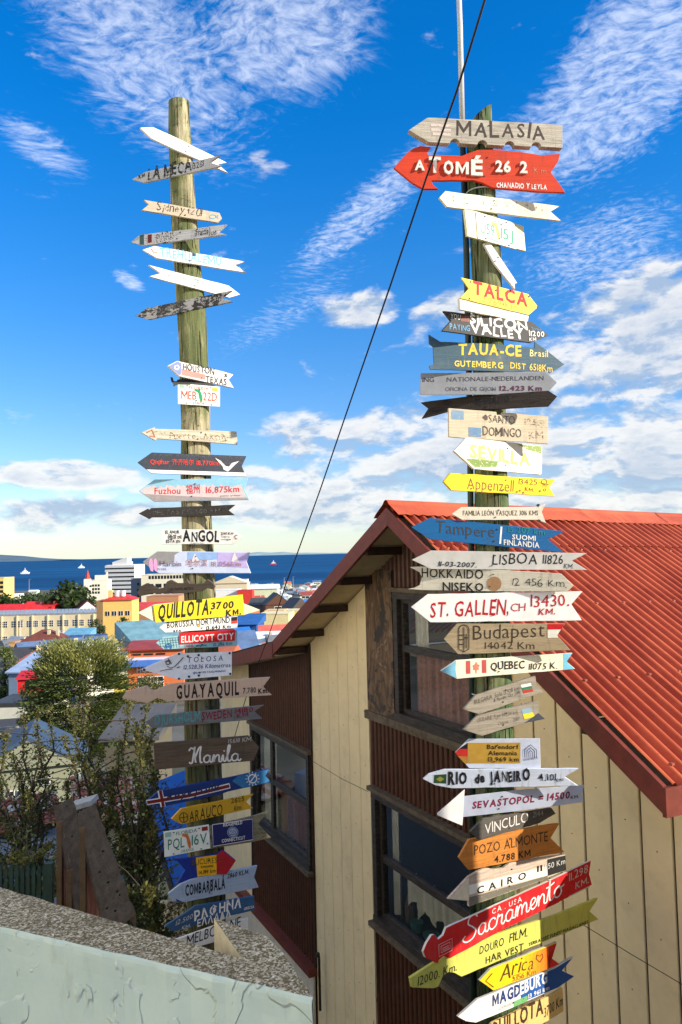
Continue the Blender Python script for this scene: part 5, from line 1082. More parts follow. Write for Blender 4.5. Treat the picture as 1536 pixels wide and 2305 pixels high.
# ------------------------------------------------------------------ unseen masses added outside the view: shade from the right, bounced sun from the left
u = Vector((SUN_AZ[0], SUN_AZ[1], 0)); pv = Vector((-SUN_AZ[1], SUN_AZ[0], 0))
def nb(name, label, s0, s1, p0, p1, z0, z1, mat, roofm):
    t = thing(name, label, 'house', u*s0 + pv*p0)
    O3 = Vector(t.location); R = [u*a + pv*b - O3 for a, b in ((s0, p0), (s1, p0), (s1, p1), (s0, p1))]
    mb = MB(); mb.prism([p+Vector((0, 0, z0)) for p in R], (0, 0, z1-z0)); mb.build('wall', [mat], t, recalc=True)
    mb = MB(); e = .0; mb.prism([p+Vector((0, 0, z1)) for p in R], (0, 0, .08)); mb.build('roof', [roofm], t, recalc=True)
    return t
wm_white = plain(S(232, 222, 200), .8, .06, 2, .1)
tn = nb('unseen_light_shaper', 'cream sun-blocking mass added unseen beyond the right edge of the view', 2.6, 9.0, -1.2, 4.44, -6, 1.58, M_CREAM, M_RFASC)  # unseen sun blocker, shaped to shade the left post and garden wall
O4 = Vector(tn.location); mb = MB(); mb.prism([u*a + pv*b_ - O4 + Vector((0, 0, -.72)) for a, b_ in ((2.6, 4.44), (2.78, 4.44), (2.78, 4.73), (2.6, 4.73))], (0, 0, 2.38)); mb.build('shade_slab', [M_CREAM], tn, recalc=True)  # slab added unseen to shade the left post's signs
nt_ = thing('unseen_light_shaper', 'white light-bouncing mass added unseen beyond the left edge of the view', 'house', (-13, -8, -8))  # white mass added unseen to bounce sun onto the timber house front
mb = MB(); mb.box(0, 0, 0, 6.6, 16.5, 13.2); mb.build('wall', [wm_white], nt_)
mb = MB(); mb.box(-.2, -.2, 13.2, 6.8, 16.7, 13.4); mb.build('roof', [M_RFASC], nt_)

# light concrete landing under the camera, added unseen to bounce sun
mb = MB(); mb.box(-5, -12, -1.9, 3.0, 1.15, -1.66); tag(mb.build('bounce_landing', [plain(S(190, 182, 166), .9, .1, 3, .2, dirt=.15)]), kind='structure')
# ------------------------------------------------------------------ ground, sea, hills
PR = [(-60, 1.5), (-3, -2.2), (1.5, -2.8), (3, -5.2), (8, -6.2), (12, -7.2), (40, -10.8), (100, -18), (200, -28.5), (300, -35.5), (500, -40.5), (1100, -44.2), (1175, -46.5), (2500, -60)]
def gz(Y):
    for (a, za), (b, zb) in zip(PR, PR[1:]):
        if a <= Y <= b: return za+(zb-za)*(Y-a)/(b-a)
    return PR[-1][1]
mg, t, b = newmat('town_ground'); tc = t.n('ShaderNodeTexCoord'); v = tc.outputs['Object']
n = t.noise(v, .12, 6, .6); n2 = t.noise(v, 1.5, 5, .6)
c = t.mix(t.ramp(n, .42, .58), (.035, .045, .02), (.13, .12, .10)); c = t.mix(t.m('MULTIPLY', n2, .5), c, (.10, .09, .07))
t.put(b.inputs['Base Color'], c); b.inputs['Roughness'].default_value = .95
mb = MB(); ys = sorted(set([p[0] for p in PR] + [20, 60, 150, 250, 400, 700, 900])); 
for a, b_ in zip(ys, ys[1:]):
    mb.poly([(-3000, a, gz(a)), (3000, a, gz(a)), (3000, b_, gz(b_)), (-3000, b_, gz(b_))])
tag(mb.build('ground', [mg], recalc=False), kind='structure')
ms, t, b = newmat('sea_water'); tc = t.n('ShaderNodeTexCoord'); v = tc.outputs['Object']
w1_ = t.noise(t.map(v, (.0006, .0022, 1)), 1.0, 5, .6); w2_ = t.noise(t.map(v, (.02, .06, 1)), 1.0, 4, .6)
c = t.mix(t.ramp(w1_, .35, .62), S(8, 62, 104), S(20, 82, 126)); c = t.mix(t.m('MULTIPLY', t.ramp(w1_, .62, .72), .5), c, S(62, 112, 150))
t.put(b.inputs['Base Color'], c); b.inputs['Roughness'].default_value = .75; b.inputs['Specular IOR Level'].default_value = .06
bump(t, b, w2_, .6, 3)
mb = MB(); mb.poly([(-90000, 900, -45), (90000, 900, -45), (90000, 110000, -45), (-90000, 110000, -45)])
tag(mb.build('sea', [ms]), kind='structure')
def hills(px0, px1, prof, Y, col, name='hills'):
    mb = MB(); n = len(prof); T = []
    for i, h in enumerate(prof):
        px = px0+(px1-px0)*i/(n-1); yh = 1262.7-.023*px; q = at(px, yh-h, Y); T.append(q)
    for a, b_ in zip(T, T[1:]):
        A_ = Vector((a.x, a.y, -45)); B_ = Vector((b_.x, b_.y, -45)); bk = Vector((0, 4000, 0)); fr = Vector((0, -2500, 0))
        mb.poly([A_+fr, B_+fr, b_, a]); mb.poly([a, b_, B_+bk, A_+bk])
    return tag(mb.build(name, [plain(col, .95, .18, .0008, 0)]), kind='structure')
hills(-260, 160, [3, 8, 13, 12, 16, 15, 17, 15, 11, 13, 14, 12, 10, 6, 3, 1, 0], 38000, (.075, .125, .17))  # distance haze is put into this bluish colour
hills(450, 800, [0, 2, 3, 6, 5, 7, 5, 6, 3, 3, 2, 1, 1, 0], 60000, (.26, .36, .38))  # farther range, paler: more haze put into the colour

# ------------------------------------------------------------------ buildings
MW = {}
def wm(c): return plain(S(*c), .85, .08, 1.2, .0, dirt=.15)
def rm(c):
    k = ('r', c)
    if k in MC: return MC[k]
    m, t, b = newmat('ribbed_roof'); tc = t.n('ShaderNodeTexCoord'); v = tc.outputs['Object']
    wv = t.n('ShaderNodeTexWave'); t.put(wv.inputs['Vector'], v); wv.inputs['Scale'].default_value = 1.2; wv.inputs['Distortion'].default_value = .3
    n = t.noise(v, .6, 5, .6); n2 = t.noise(v, 3, 4, .6)
    lc = S(*c); cc = t.mix(t.ramp(n, .3, .7), tuple(x*.75 for x in lc), tuple(min(1, x*1.12) for x in lc)); cc = t.mix(t.m('MULTIPLY', wv.outputs['Fac'], .22), cc, tuple(x*.6 for x in lc))
    cc = t.mix(t.ramp(n2, .64, .72), cc, tuple(x*.5+.03 for x in lc))
    t.put(b.inputs['Base Color'], cc); b.inputs['Roughness'].default_value = .6; MC[k] = m; return m
M_WDARK = plain((.02, .022, .026), .25, .3, 3, 0); M_WFR = plain((.75, .74, .70), .7, .05, 3, 0)
_wm = {}
def winmesh(w, h, nx, nz, fr):
    k = (round(w, 2), round(h, 2), nx, nz, fr)
    if k in _wm: return _wm[k]
    mb = MB(); mb.box(-w/2, -.06, -h/2, w/2, .02, h/2, 0)
    f = min(w/nx, h/nz)*.20 if not fr else min(w/nx, h/nz)*.22
    for i in range(nx):
        for j in range(nz):
            x0 = -w/2+w*i/nx+f/2; x1 = -w/2+w*(i+1)/nx-f/2; z0 = -h/2+h*j/nz+f/2; z1 = -h/2+h*(j+1)/nz-f/2
            mb.poly([(x0, -.075, z0), (x1, -.075, z0), (x1, -.075, z1), (x0, -.075, z1)], 1)
    _wm[k] = mb.mesh('window', [M_WFR if fr else M_WDARK, M_WDARK]); return _wm[k]
def bldg(px0, px1, pyb, pye, Y, label, wc, rc, depth=None, yaw=0, roof='gable', rh=None, wins=(), group=None, over=.03, name='house', cat='house', sink=None, chim=None):
    """px0,px1: left/right of the front wall; pyb,pye: its foot and eave at the left corner; Y depth"""
    a = at(px0, pye, Y); b0 = at(px0, pyb, Y); W_ = (px1-px0)/FPX*Y/max(.3, math.cos(yaw)-math.sin(yaw)*0); H = a.z-b0.z
    D = depth or W_*.8
    base = Vector((a.x, a.y, b0.z)); t = thing(name, label, cat, base, yaw, group)
    g = min(-2, gz(Y)-b0.z-2)
    mb = MB(); mb.box(0, 0, g, W_, D, H); mb.build('wall', [wm(wc)], t)
    rh = (rh if rh is not None else W_*.18); o = W_*over+.15; R = rm(rc)
    mb = MB()
    if roof == 'gable':      # ridge parallel to the front
        mb.prism([Vector((-o, -o, H)), Vector((-o, D/2, H+rh)), Vector((-o, D+o, H))], (W_+2*o, 0, 0)); 
    elif roof == 'gablef':   # gable faces the viewer
        mb.prism([Vector((-o, -o*.6, H-.02)), Vector((W_+o, -o*.6, H-.02)), Vector((W_/2, -o*.6, H+rh))], (0, D+1.2*o, 0), 0)
        mb2 = MB(); mb2.poly([(0, -o*.6-.03, H), (W_, -o*.6-.03, H), (W_/2, -o*.6-.03, H+rh*.86)]); mb2.build('gable', [wm(wc)], t)
    elif roof == 'hip':
        q = min(W_, D)*.5; v = [(-o, -o, H), (W_+o, -o, H), (W_+o, D+o, H), (-o, D+o, H), (q, D/2, H+rh), (W_-q, D/2, H+rh)]
        mb.v = v; mb.f = [(0, 1, 5, 4), (1, 2, 5), (2, 3, 4, 5), (3, 0, 4), (3, 2, 1, 0)]; mb.mi = [0]*5
    elif roof == 'shed':
        mb.prism([Vector((-o, -o, H)), Vector((-o, D+o, H+rh)), Vector((-o, D+o, H-.1)), Vector((-o, -o, H-.15))], (W_+2*o, 0, 0))
    else:
        mb.box(-.05, -.05, H, W_+.05, D+.05, H+max(.3, H*.03))
    mb.build('roof', [R], t, recalc=True)
    for (u0, u1, v0, v1, nu, nv, nx, nz, fr) in wins:
        for i in range(nu):
            for j in range(nv):
                cw = (u1-u0)*W_/nu; chh = (v1-v0)*H/nv
                x = (u0+(u1-u0)*(i+.5)/nu)*W_; z = (v0+(v1-v0)*(j+.5)/nv)*H
                obj('window', winmesh(cw*.74, chh*.62, nx, nz, fr), t, (x, 0, z))
    if chim:
        for u_ in chim:
            mb = MB(); mb.box(u_*W_-.3, D*.3, H, u_*W_+.3, D*.3+.6, H+rh*.5+1.4); mb.build('chimney', [wm((205, 190, 160))], t)
    return t, W_, H, D
# the long school building, three window rows
sc, W_, H_, D_ = bldg(-30, 470, 1512, 1388, 300, 'long cream three-storey building with rows of white framed windows across the left of the town', (226, 208, 166), (150, 150, 150), depth=14, yaw=.03, roof='flat', wins=(), name='school_building', cat='building')
for r in range(3):
    for i in range(29):
        if (r, i) in ((0, 15),): continue
        xx = W_*(i+.5)/29.5 + (.35 if i % 2 else -.35); obj('window', winmesh(2.15, 2.5, 3, 3, True), sc, (xx, 0, H_-3.3-r*5.9-(i*.0)))
for i in range(15):
    mb = MB(); mb.box(-.25, -.45, 0, .25, 0, H_); p_ = mb.mesh('pilaster', [wm((226, 208, 166))]) if i == 0 else p_
    obj('pilaster', p_, sc, (W_*i/14.7, 0, 0))
mb = MB(); mb.box(W_*.52, -.1, H_-4.6, W_*.60-1.2, .05, H_-1.6); mb.build('blank_panel', [M_WFR], sc)
mb = MB()
for i in range(44): mb.box(i*1.45, .8, H_, i*1.45+1.25, 1.0, H_+2.2)
tag(mb.build('rooftop_panels', [wm((150, 168, 192))], sc), kind='stuff')
# tall banded tower
tw, W_, H_, D_ = bldg(240, 304, 1345, 1274, 640, 'white office tower with dark window bands standing before the sea', (240, 236, 222), (240, 236, 222), depth=24, yaw=-.12, roof='flat', name='office_tower', cat='building')
for k in range(7):
    mb = MB(); z = H_*(.10+k*.132); mb.box(-.3, -.35, z, W_+.3, -.1, z+H_*.038, 0); mb.build('window_band', [M_WDARK], tw)
    mb = MB(); mb.box(-1.0, -.9, z+H_*.045, W_+1.0, -.05, z+H_*.118, 0); mb.build('floor_band', [M_WFR], tw)
mb = MB(); mb.box(W_*.18, 2, H_, W_*.72, 14, H_+3.2); mb.prism([Vector((W_*.2, 2, H_+3.2)), Vector((W_*.72, 2, H_+3.2)), Vector((W_*.72, 2, H_+7))], (0, 9, 0)); mb.build('penthouse', [M_WFR], tw, recalc=True)
ch, W_, H_, D_ = bldg(188, 240, 1352, 1308, 560, 'white church building with a small red spire left of the office tower', (238, 230, 205), (230, 222, 200), depth=16, yaw=.1, roof='flat', name='church', cat='church', wins=((.35, .7, .3, .85, 3, 3, 1, 1, 0),))
mb = MB(); mb.box(.5, -.6, 0, 5, 3.5, H_+1.5); mb.build('bell_tower', [wm((240, 234, 212))], ch)
mb = MB(); mb.tube([(2.8, 1.5, H_+1.5), (2.8, 1.5, H_+8)], [2.0, .15], 8); mb.build('spire', [rm((200, 60, 40))], ch); mb = MB(); mb.box(8, 1, H_, 15, 6, H_+4); mb.tube([(16.5, 2, H_), (16.5, 2, H_+6)], .8, 8); mb.build('roof_block', [wm((236, 228, 205))], ch)
ht, W_, H_, D_ = bldg(318, 432, 1370, 1296, 520, 'pale hotel block with a row of dark arched windows under its roof', (236, 226, 196), (236, 226, 196), depth=22, yaw=.02, roof='flat', name='hotel_block', cat='building', wins=((.14, .98, .86, 1.02, 14, 1, 1, 1, 0), (.1, .9, .2, .78, 5, 3, 1, 1, 0)))
mb = MB(); mb.box(-8, 4, 0, 0, 14, H_*.92); mb.build('grey_wing', [wm((108, 116, 128))], ht)
for k in range(4): obj('window', winmesh(1.6, 1.8, 1, 1, False), ht, (-3, 4, H_*(.2+k*.18)))
bldg(478, 556, 1342, 1314, 480, 'cream hall with a triangular pediment right of the left post', (226, 208, 170), (220, 214, 196), depth=14, yaw=0, roof='gablef', rh=4.5, name='pedimented_hall', cat='building', wins=((.1, .62, .1, .62, 4, 1, 1, 1, 0),))
bldg(516, 556, 1344, 1306, 520, 'plain pale block behind the pedimented hall', (232, 220, 196), (230, 220, 200), depth=10, roof='flat', name='building', cat='building')
bldg(-20, 9, 1352, 1302, 380, 'yellow corner building at the left edge of the view', (240, 208, 120), (230, 200, 120), depth=12, roof='flat', name='building', cat='building', wins=((.3, 1, .1, .9, 2, 4, 1, 1, 0),))
yb, W_, H_, D_ = bldg(232, 296, 1406, 1352, 262, 'yellow building with bright red roof and a water tank, behind the school', (238, 196, 108), (206, 48, 44), depth=11, yaw=.05, roof='hip', rh=2.4, name='building', cat='building', wins=((.04, .96, .28, .62, 4, 1, 2, 1, 1),))
mb = MB(); mb.box(-2.2, 0, 0, 0, 9, H_); mb.build('side_wall', [wm((150, 120, 80))], yb); mb = MB(); mb.box(1.2, 2, H_, 2.6, 4, H_+3.4); mb.build('chimney', [wm((240, 200, 130))], yb)
for x in (4.2, 6.2): mb = MB(); mb.tube([(x, 3, H_+1.2), (x, 3, H_+3.2)], .9, 12); mb.build('water_tank', [M_WFR], yb)
# red roofs and other named houses behind the school
bldg(-20, 50, 1390, 1378, 330, 'low house with long bright red roof at the left edge behind the school', (232, 222, 200), (216, 40, 40), depth=12, roof='gable', rh=3.0)
bldg(52, 118, 1396, 1372, 335, 'white gabled house with a bright red roof and chimneys', (232, 226, 206), (220, 44, 42), depth=12, roof='gable', rh=3.2, chim=(.5, .95))
bldg(172, 214, 1400, 1376, 330, 'house with a dark maroon steep roof beside the leafy tree', (238, 230, 214), (98, 40, 40), depth=9, yaw=.5, roof='gablef', rh=4.5)
bldg(296, 372, 1386, 1374, 300, 'long house with a pale red roof right of the yellow building', (210, 150, 110), (220, 70, 66), depth=14, yaw=-.15, roof='gable', rh=2.8)
bldg(330, 402, 1370, 1344, 420, 'orange-brown warehouse in front of the hotel block', (196, 140, 96), (186, 120, 84), depth=18, roof='flat', name='warehouse', cat='warehouse')
bldg(478, 534, 1352, 1330, 430, 'long white shop building with a red fascia', (240, 238, 230), (235, 235, 228), depth=18, roof='flat', name='shop', cat='shop'); bldg(534, 568, 1350, 1330, 425, 'low shop with a bright red front right of the white one', (214, 60, 48), (200, 60, 50), depth=10, roof='flat', name='shop', cat='shop')
# in front of the school
bldg(34, 142, 1482, 1452, 170, 'long white house with brown hipped roof in front of the school', (238, 228, 200), (120, 62, 44), depth=9, yaw=.05, roof='hip', rh=2.9, wins=((.25, .42, .2, .8, 1, 1, 2, 1, 1), (.5, .9, .2, .8, 4, 1, 1, 1, 1)), chim=(.6, .78))
bldg(136, 192, 1462, 1434, 185, 'small building with a light blue roof beside the white hipped house', (216, 222, 210), (110, 168, 192), depth=7, yaw=.0, roof='shed', rh=1.5, wins=((.05, .6, .5, .9, 3, 1, 1, 1, 0),))
bldg(140, 218, 1478, 1452, 165, 'low building with dark blue roof under the light blue one', (70, 84, 110), (58, 84, 130), depth=8, yaw=.1, roof='shed', rh=1.3)
bldg(20, 34, 1490, 1448, 168, 'narrow brick chimney block beside the white hipped house', (214, 168, 110), (190, 140, 90), depth=3, roof='flat', name='building', cat='building')
bh, W_, H_, D_ = bldg(300, 392, 1482, 1444, 150, 'large hall with weathered blue-green roof and blue gutter', (222, 192, 154), (112, 152, 162), depth=9, yaw=.62, roof='shed', rh=3.2, name='hall', cat='hall')
mb = MB(); mb.box(-.2, -.45, H_-.55, W_+.3, -.2, H_-.1); mb.build('blue_gutter', [rm((30, 100, 190))], bh); mb = MB(); mb.box(-.05, -.02, -3, .0, D_, H_-.2); mb.build('slate_side', [wm((120, 128, 134))], bh)
oh, W_, H_, D_ = bldg(288, 410, 1556, 1462, 88, 'orange building with blue awning stripe and small HOTEL lettering', (214, 116, 66), (160, 60, 46), depth=4.5, yaw=.1, roof='shed', rh=.5, name='hotel_building', cat='building', wins=((.05, .7, .84, .90, 3, 1, 1, 1, 0),))
mb = MB(); mb.prism([Vector((-.1, -.9, H_*.60)), Vector((-.1, 0, H_*.74)), Vector((-.1, 0, H_*.60))], (W_, 0, 0)); mb.build('awning', [rm((66, 110, 180))], oh, recalc=True)
mb = MB(); mb.box(0, -.04, H_*.72, W_, 0, H_*.80); mb.build('white_stripe', [wm((220, 210, 225))], oh)
V, F = flat_text('HOTEL', .02, 0); mb = MB(); mb.v = [(1.0+2.6*u_, -.06, H_*.44+.62*v_) for u_, v_ in V]; mb.f = F; mb.mi = [0]*len(F); mb.build('lettering', [ink((.85, .8, .7))], oh)
obj('window', winmesh(2.9, 1.3, 4, 2, True), oh, (2.6, 0, H_*.20))
mb = MB(); mb.box(-1.5, -.3, -2, -.05, 4, H_*.86); mb.build('cream_wing', [wm((238, 226, 190))], oh); mb = MB(); mb.box(-1.52, -.33, -2, -.05, 3.9, H_*.30); mb.build('yellow_base', [wm((226, 196, 70))], oh)
for k in range(3): obj('window', winmesh(.3, .35, 1, 1, False), oh, (-.8, -.3, H_*(.74-k*.2)))
# between post and house roof
bldg(598, 652, 1380, 1362, 330, 'dark timber house with steep black roof and white window surround', (96, 62, 46), (40, 42, 46), depth=11, yaw=.25, roof='gablef', rh=5.0, wins=((.3, .7, .2, .9, 1, 1, 1, 1, 1),))
bldg(560, 606, 1376, 1362, 345, 'grey roofed house beside the dark timber house', (90, 92, 90), (78, 80, 78), depth=10, yaw=-.2, roof='gable', rh=3.0)
bldg(624, 672, 1404, 1376, 290, 'pale yellow house with arched windows below the dark timber house', (238, 224, 130), (232, 222, 170), depth=9, yaw=-.1, roof='flat', wins=((.2, .9, .3, .8, 2, 1, 1, 1, 0),))
bldg(582, 650, 1432, 1384, 262, 'tall cream block with orange patch beside the cable', (244, 222, 158), (240, 220, 170), depth=12, yaw=-.1, roof='flat', name='building', cat='building', wins=((.6, .95, .1, .3, 2, 1, 1, 1, 0),))
bldg(596, 640, 1392, 1376, 280, 'small building with orange walls over the cream block', (226, 132, 70), (232, 200, 140), depth=8, yaw=-.1, roof='flat')
bldg(538, 582, 1412, 1394, 270, 'small cream house with orange roof', (236, 222, 190), (226, 130, 66), depth=9, yaw=.1, roof='gable', rh=2.6, wins=((.3, .6, .1, .8, 1, 1, 1, 1, 0),))
bldg(486, 578, 1462, 1406, 200, 'large building with deep blue walls and roof right of the red lettered sign', (30, 84, 146), (40, 98, 164), depth=10, yaw=-.1, roof='shed', rh=2.0, name='hall', cat='hall')
bldg(540, 570, 1470, 1440, 180, 'small cream house with bright blue gable in front of the blue hall', (236, 218, 130), (24, 110, 200), depth=7, yaw=.5, roof='gable', rh=2.6)
bldg(586, 660, 1462, 1436, 190, 'house with salmon red roof just above the eave', (236, 222, 190), (224, 104, 84), depth=9, yaw=.12, roof='gable', rh=2.8)
bldg(612, 668, 1468, 1444, 165, 'house with dark red hipped roof touching the eave', (150, 60, 50), (120, 42, 44), depth=8, yaw=.1, roof='hip', rh=2.4)
bldg(505, 560, 1346, 1320, 560, 'pale flat block near the shore right of the pediment', (236, 226, 200), (235, 230, 210), depth=12, roof='flat', name='building', cat='building')
bldg(566, 625, 1338, 1326, 640, 'pale green shed with a white arched roof near the shore', (214, 222, 180), (236, 236, 228), depth=18, roof='gable', rh=3.5, name='shed', cat='shed')
bldg(655, 700, 1400, 1376, 300, 'dark gabled house with a blue skylight beside the roof edge', (84, 70, 64), (70, 66, 66), depth=10, yaw=.5, roof='gablef', rh=5)
bldg(672, 700, 1378, 1366, 330, 'small house with a bright blue roof next to the roof edge', (230, 226, 210), (60, 130, 210), depth=8, roof='gable', rh=3)
# generic shore houses
rg = random.Random(21)
wcs = [((236, 232, 216), 'white'), ((226, 214, 184), 'cream'), ((190, 196, 198), 'grey'), ((206, 214, 190), 'pale green'), ((214, 190, 150), 'tan')]
rcs = [((92, 116, 150), 'blue'), ((190, 104, 72), 'rusty'), ((225, 225, 220), 'pale'), ((120, 124, 126), 'grey'), ((64, 64, 66), 'dark'), ((176, 80, 66), 'red'), ((150, 160, 166), 'silver')]
def scatter(n, pxa, pxb, Ya, Yb, where, seed):
    r = random.Random(seed)
    for i in range(n):
        Y = Ya+(Yb-Ya)*(i+r.random())/n; px = r.uniform(pxa, pxb); zb = gz(Y); pyb = None
        wd = r.uniform(6, 12); hh = r.uniform(2.6, 4.6)
        (wc, wn), (rc, rn) = r.choice(wcs), r.choice(rcs)
        # foot pixel from ground height
        yh = 1262.7-.023*px; pyb = yh - zb/Y*FPX; pye = pyb - hh/Y*FPX
        bldg(px, px+wd/Y*FPX, pyb, pye, Y, 'small %s house with %s roof %s' % (wn, rn, where), wc, rc, depth=r.uniform(7, 12), yaw=r.choice([-.5, -.2, .1, .3, .6]), roof=r.choice(['gable', 'gable', 'hip', 'gablef']), rh=r.uniform(1.6, 3), wins=((.12, .88, .25, .8, r.choice([2, 3]), 1, 1, 1, 0),), chim=(r.uniform(.2, .8),) if r.random() < .6 else None, group='%s houses with %s roofs %s' % (wn, rn, where))
scatter(100, 545, 775, 400, 1060, 'among the shore houses left of the roof edge', 4)
scatter(22, -20, 470, 620, 1060, 'by the shore left of the church', 5)
scatter(34, 470, 730, 280, 420, 'on the slope behind the cream block', 6)
scatter(26, 440, 640, 120, 270, 'on the slope behind the left post', 7)
scatter(12, -20, 300, 195, 285, 'below the school', 8)
scatter(14, 10, 330, 95, 165, 'between the cypress and the school', 9)
# ------------------------------------------------------------------ nearer houses at the left
bldg(-20, 112, 1612, 1592, 60, 'grey garden wall building with a long low white front at the left edge', (214, 210, 190), (60, 62, 60), depth=4, roof='flat', name='garage', cat='garage')
rdh, W_, H_, D_ = bldg(40, 92, 1606, 1530, 66, 'bright red box building with a crumpled metal roof, left of the big cypress', (214, 24, 32), (210, 30, 36), depth=4, yaw=.15, roof='gable', rh=.5, name='kiosk', cat='kiosk')
bldg(20, 118, 1540, 1512, 86, 'flat grey-blue metal roofed building behind the red kiosk', (120, 140, 160), (158, 178, 206), depth=6, yaw=-.1, roof='shed', rh=1.4)
rd = MB(); rd.poly([at(-40, 1660, 50), at(150, 1640, 52), at(150, 1608, 58), at(-40, 1622, 57)]); tag(rd.build('road', [plain((.05, .05, .052), .9, .2, .8)]), kind='structure')
kb = MB(); a, b_ = at(-40, 1648, 48.6), at(150, 1628, 50.2); kb.prism([a, b_, b_+Vector((0, .3, 0)), a+Vector((0, .3, 0))], (0, 0, .14)); tag(kb.build('kerb', [plain((.35, .33, .28), .9, .2, 2)], recalc=True), kind='structure')
gh, W_, H_, D_ = bldg(-55, 150, 1810, 1738, 24, 'pale grey-green gabled house with a blue-grey roof under the shrubs', (140, 142, 118), (62, 82, 106), depth=2.6, yaw=.30, roof='gablef', rh=1.0, over=.04, wins=((.30, .56, .08, .36, 3, 1, 1, 1, 1), (.62, .74, .30, .72, 1, 1, 1, 1, 1)))
gr, W_, H_, D_ = bldg(236, 346, 1688, 1660, 32, 'low building with a large weathered grey flat roof right of the cypress', (96, 90, 74), (88, 84, 78), depth=4.0, yaw=.05, roof='shed', rh=.55)
# tiled roofs close by: each a slope of real tile rows
def tiled(P00, P10, P01, rows, cols, label, c1, c2, seed):
    """P00 eave left, P10 eave right, P01 ridge left"""
    r = random.Random(seed); t = thing('tiled_roof_shed', label, 'shed', P00); U = P10-P00; V_ = P01-P00; N_ = U.cross(V_).normalized()
    if N_.z < 0: N_ = -N_
    mts = [plain(S(*c1), .85, .25, 9, .3), plain(S(*c2), .85, .2, 9, .3), plain(S(172, 92, 66), .85, .25, 9, .3)]
    tw_, th_ = U.length/cols, V_.length/rows; uu = U.normalized(); vv = V_.normalized()
    ms_ = []
    for m_ in mts:
        mb = MB(); n = 5
        for k in range(n):
            a = k/n; b_2 = (k+1)/n; ha = .035*math.sin(math.pi*a); hb = .035*math.sin(math.pi*b_2)
            mb.poly([uu*tw_*a+N_*(ha+.03), uu*tw_*b_2+N_*(hb+.03), uu*tw_*b_2+vv*th_*1.08+N_*hb, uu*tw_*a+vv*th_*1.08+N_*ha])
            mb.poly([uu*tw_*a+N_*(ha+.03), uu*tw_*a+N_*(ha-.0), uu*tw_*b_2+N_*(hb-.0), uu*tw_*b_2+N_*(hb+.03)])
        ms_.append(mb.mesh('roof_tile', [m_]))
    for j in range(rows):
        for i in range(cols):
            obj('roof_tile', ms_[r.choices([0, 1, 2], [5, 3, 4])[0]], t, U*(i/cols)+V_*(j/rows)+N_*r.uniform(0, .012))
    mb = MB(); mb.prism([Vector((0, 0, 0)), U, U+V_, V_], N_*-.05); mb.build('roof_deck', [M_BROWND], t, recalc=True)
    return t, U, V_
t_, U_, V_ = tiled(at(165, 1862, 14.0), at(352, 1858, 14.0), at(158, 1752, 16.6), 9, 12, 'shed with worn orange and cream tile roof, behind the right-hand shrubs', (206, 150, 112), (224, 200, 170), 3)
O5 = Vector(t_.location)
for i in range(16):
    a = at(200+i*10.2, 1862, 14.15)-O5; mb = MB(); mb.box(a.x-.04, a.y, a.z-1.9, a.x+.04, a.y+.03, a.z-.02); mb.build('siding_board', [wm((226, 214, 170))], t_)
mb = MB(); a = at(200, 1862, 14.2)-O5; b_ = at(356, 1862, 14.2)-O5; mb.box(a.x, a.y, a.z-3, b_.x, a.y+2.5, a.z-.04); mb.build('wall', [wm((190, 176, 134))], t_)
t_, U_, V_ = tiled(at(-40, 1888, 12.5), at(150, 1852, 12.5), at(-40, 1812, 14.4), 8, 12, 'low shed with red and white striped tile roof at the left edge', (150, 78, 58), (214, 198, 182), 5)
O5 = Vector(t_.location); mb = MB(); a = at(-40, 1888, 12.6)-O5; b_ = at(120, 1862, 12.6)-O5; mb.box(a.x, 0.1, -2.5, b_.x, 1.5, -.05); mb.build('wall', [wm((170, 184, 206))], t_)
# blue metal roof seen behind the left post, and the shed side below
br = thing('blue_roofed_shed', 'shed with bright blue metal roof behind the lower left post', 'shed', at(395, 2010, 8.4)); O6 = Vector(br.location)
mb = MB(); P = [at(316, 1774, 9.6), at(416, 1734, 10.2), at(470, 1800, 10.2), at(475, 2010, 8.4), at(398, 2022, 8.2)]
n_ = (P[1]-P[0]).cross(P[4]-P[0]); 
P = [P[0]] + [onplane(px, py, P[0], n_) for px, py in ((416, 1734), (470, 1734), (475, 2016), (398, 2022))]
mb.prism([p-O6 for p in P], Vector((0, 0, -.04))); mb.build('roof', [plain(S(20, 98, 190), .5, .12, 3, .1)], br, recalc=True)
mb = MB(); mb.tube([P[0]-O6+Vector((-.02, 0, .01)), P[4]-O6+Vector((-.02, 0, .01))], .03, 6); mb.build('edge_strip', [plain((.02, .02, .022), .6)], br)
for i in range(8):
    a = P[4]-O6; d = (P[3]-P[4]); p = a + d*(i/7) + Vector((-.15, .06, -.06)); mb = MB(); mb.box(p.x-.05, p.y, p.z-1.8, p.x+.05, p.y+.03, p.z); mb.build('siding_board', [M_CREAM2], br)
# blue fence panel
bf = thing('blue_fence', 'short blue corrugated fence panel under the cream siding', 'fence', at(272, 1990, 9.5)); O7 = Vector(bf.location)
for i in range(12):
    a = at(272+i*6.3, 1962-i*.9, 9.5)-O7; mb = MB(); mb.box(a.x-.014, 0, a.z-.3, a.x+.014, .02, a.z); mb.build('slat', [plain(S(30, 104, 190), .6, .15, 8)], bf)
mb = MB(); mb.tube([at(268, 1996, 9.3)-O7, at(352, 1976, 9.3)-O7, at(420, 1952, 9.0)-O7], .018, 6); mb.build('rail', [plain((.02, .03, .03), .6)], bf)
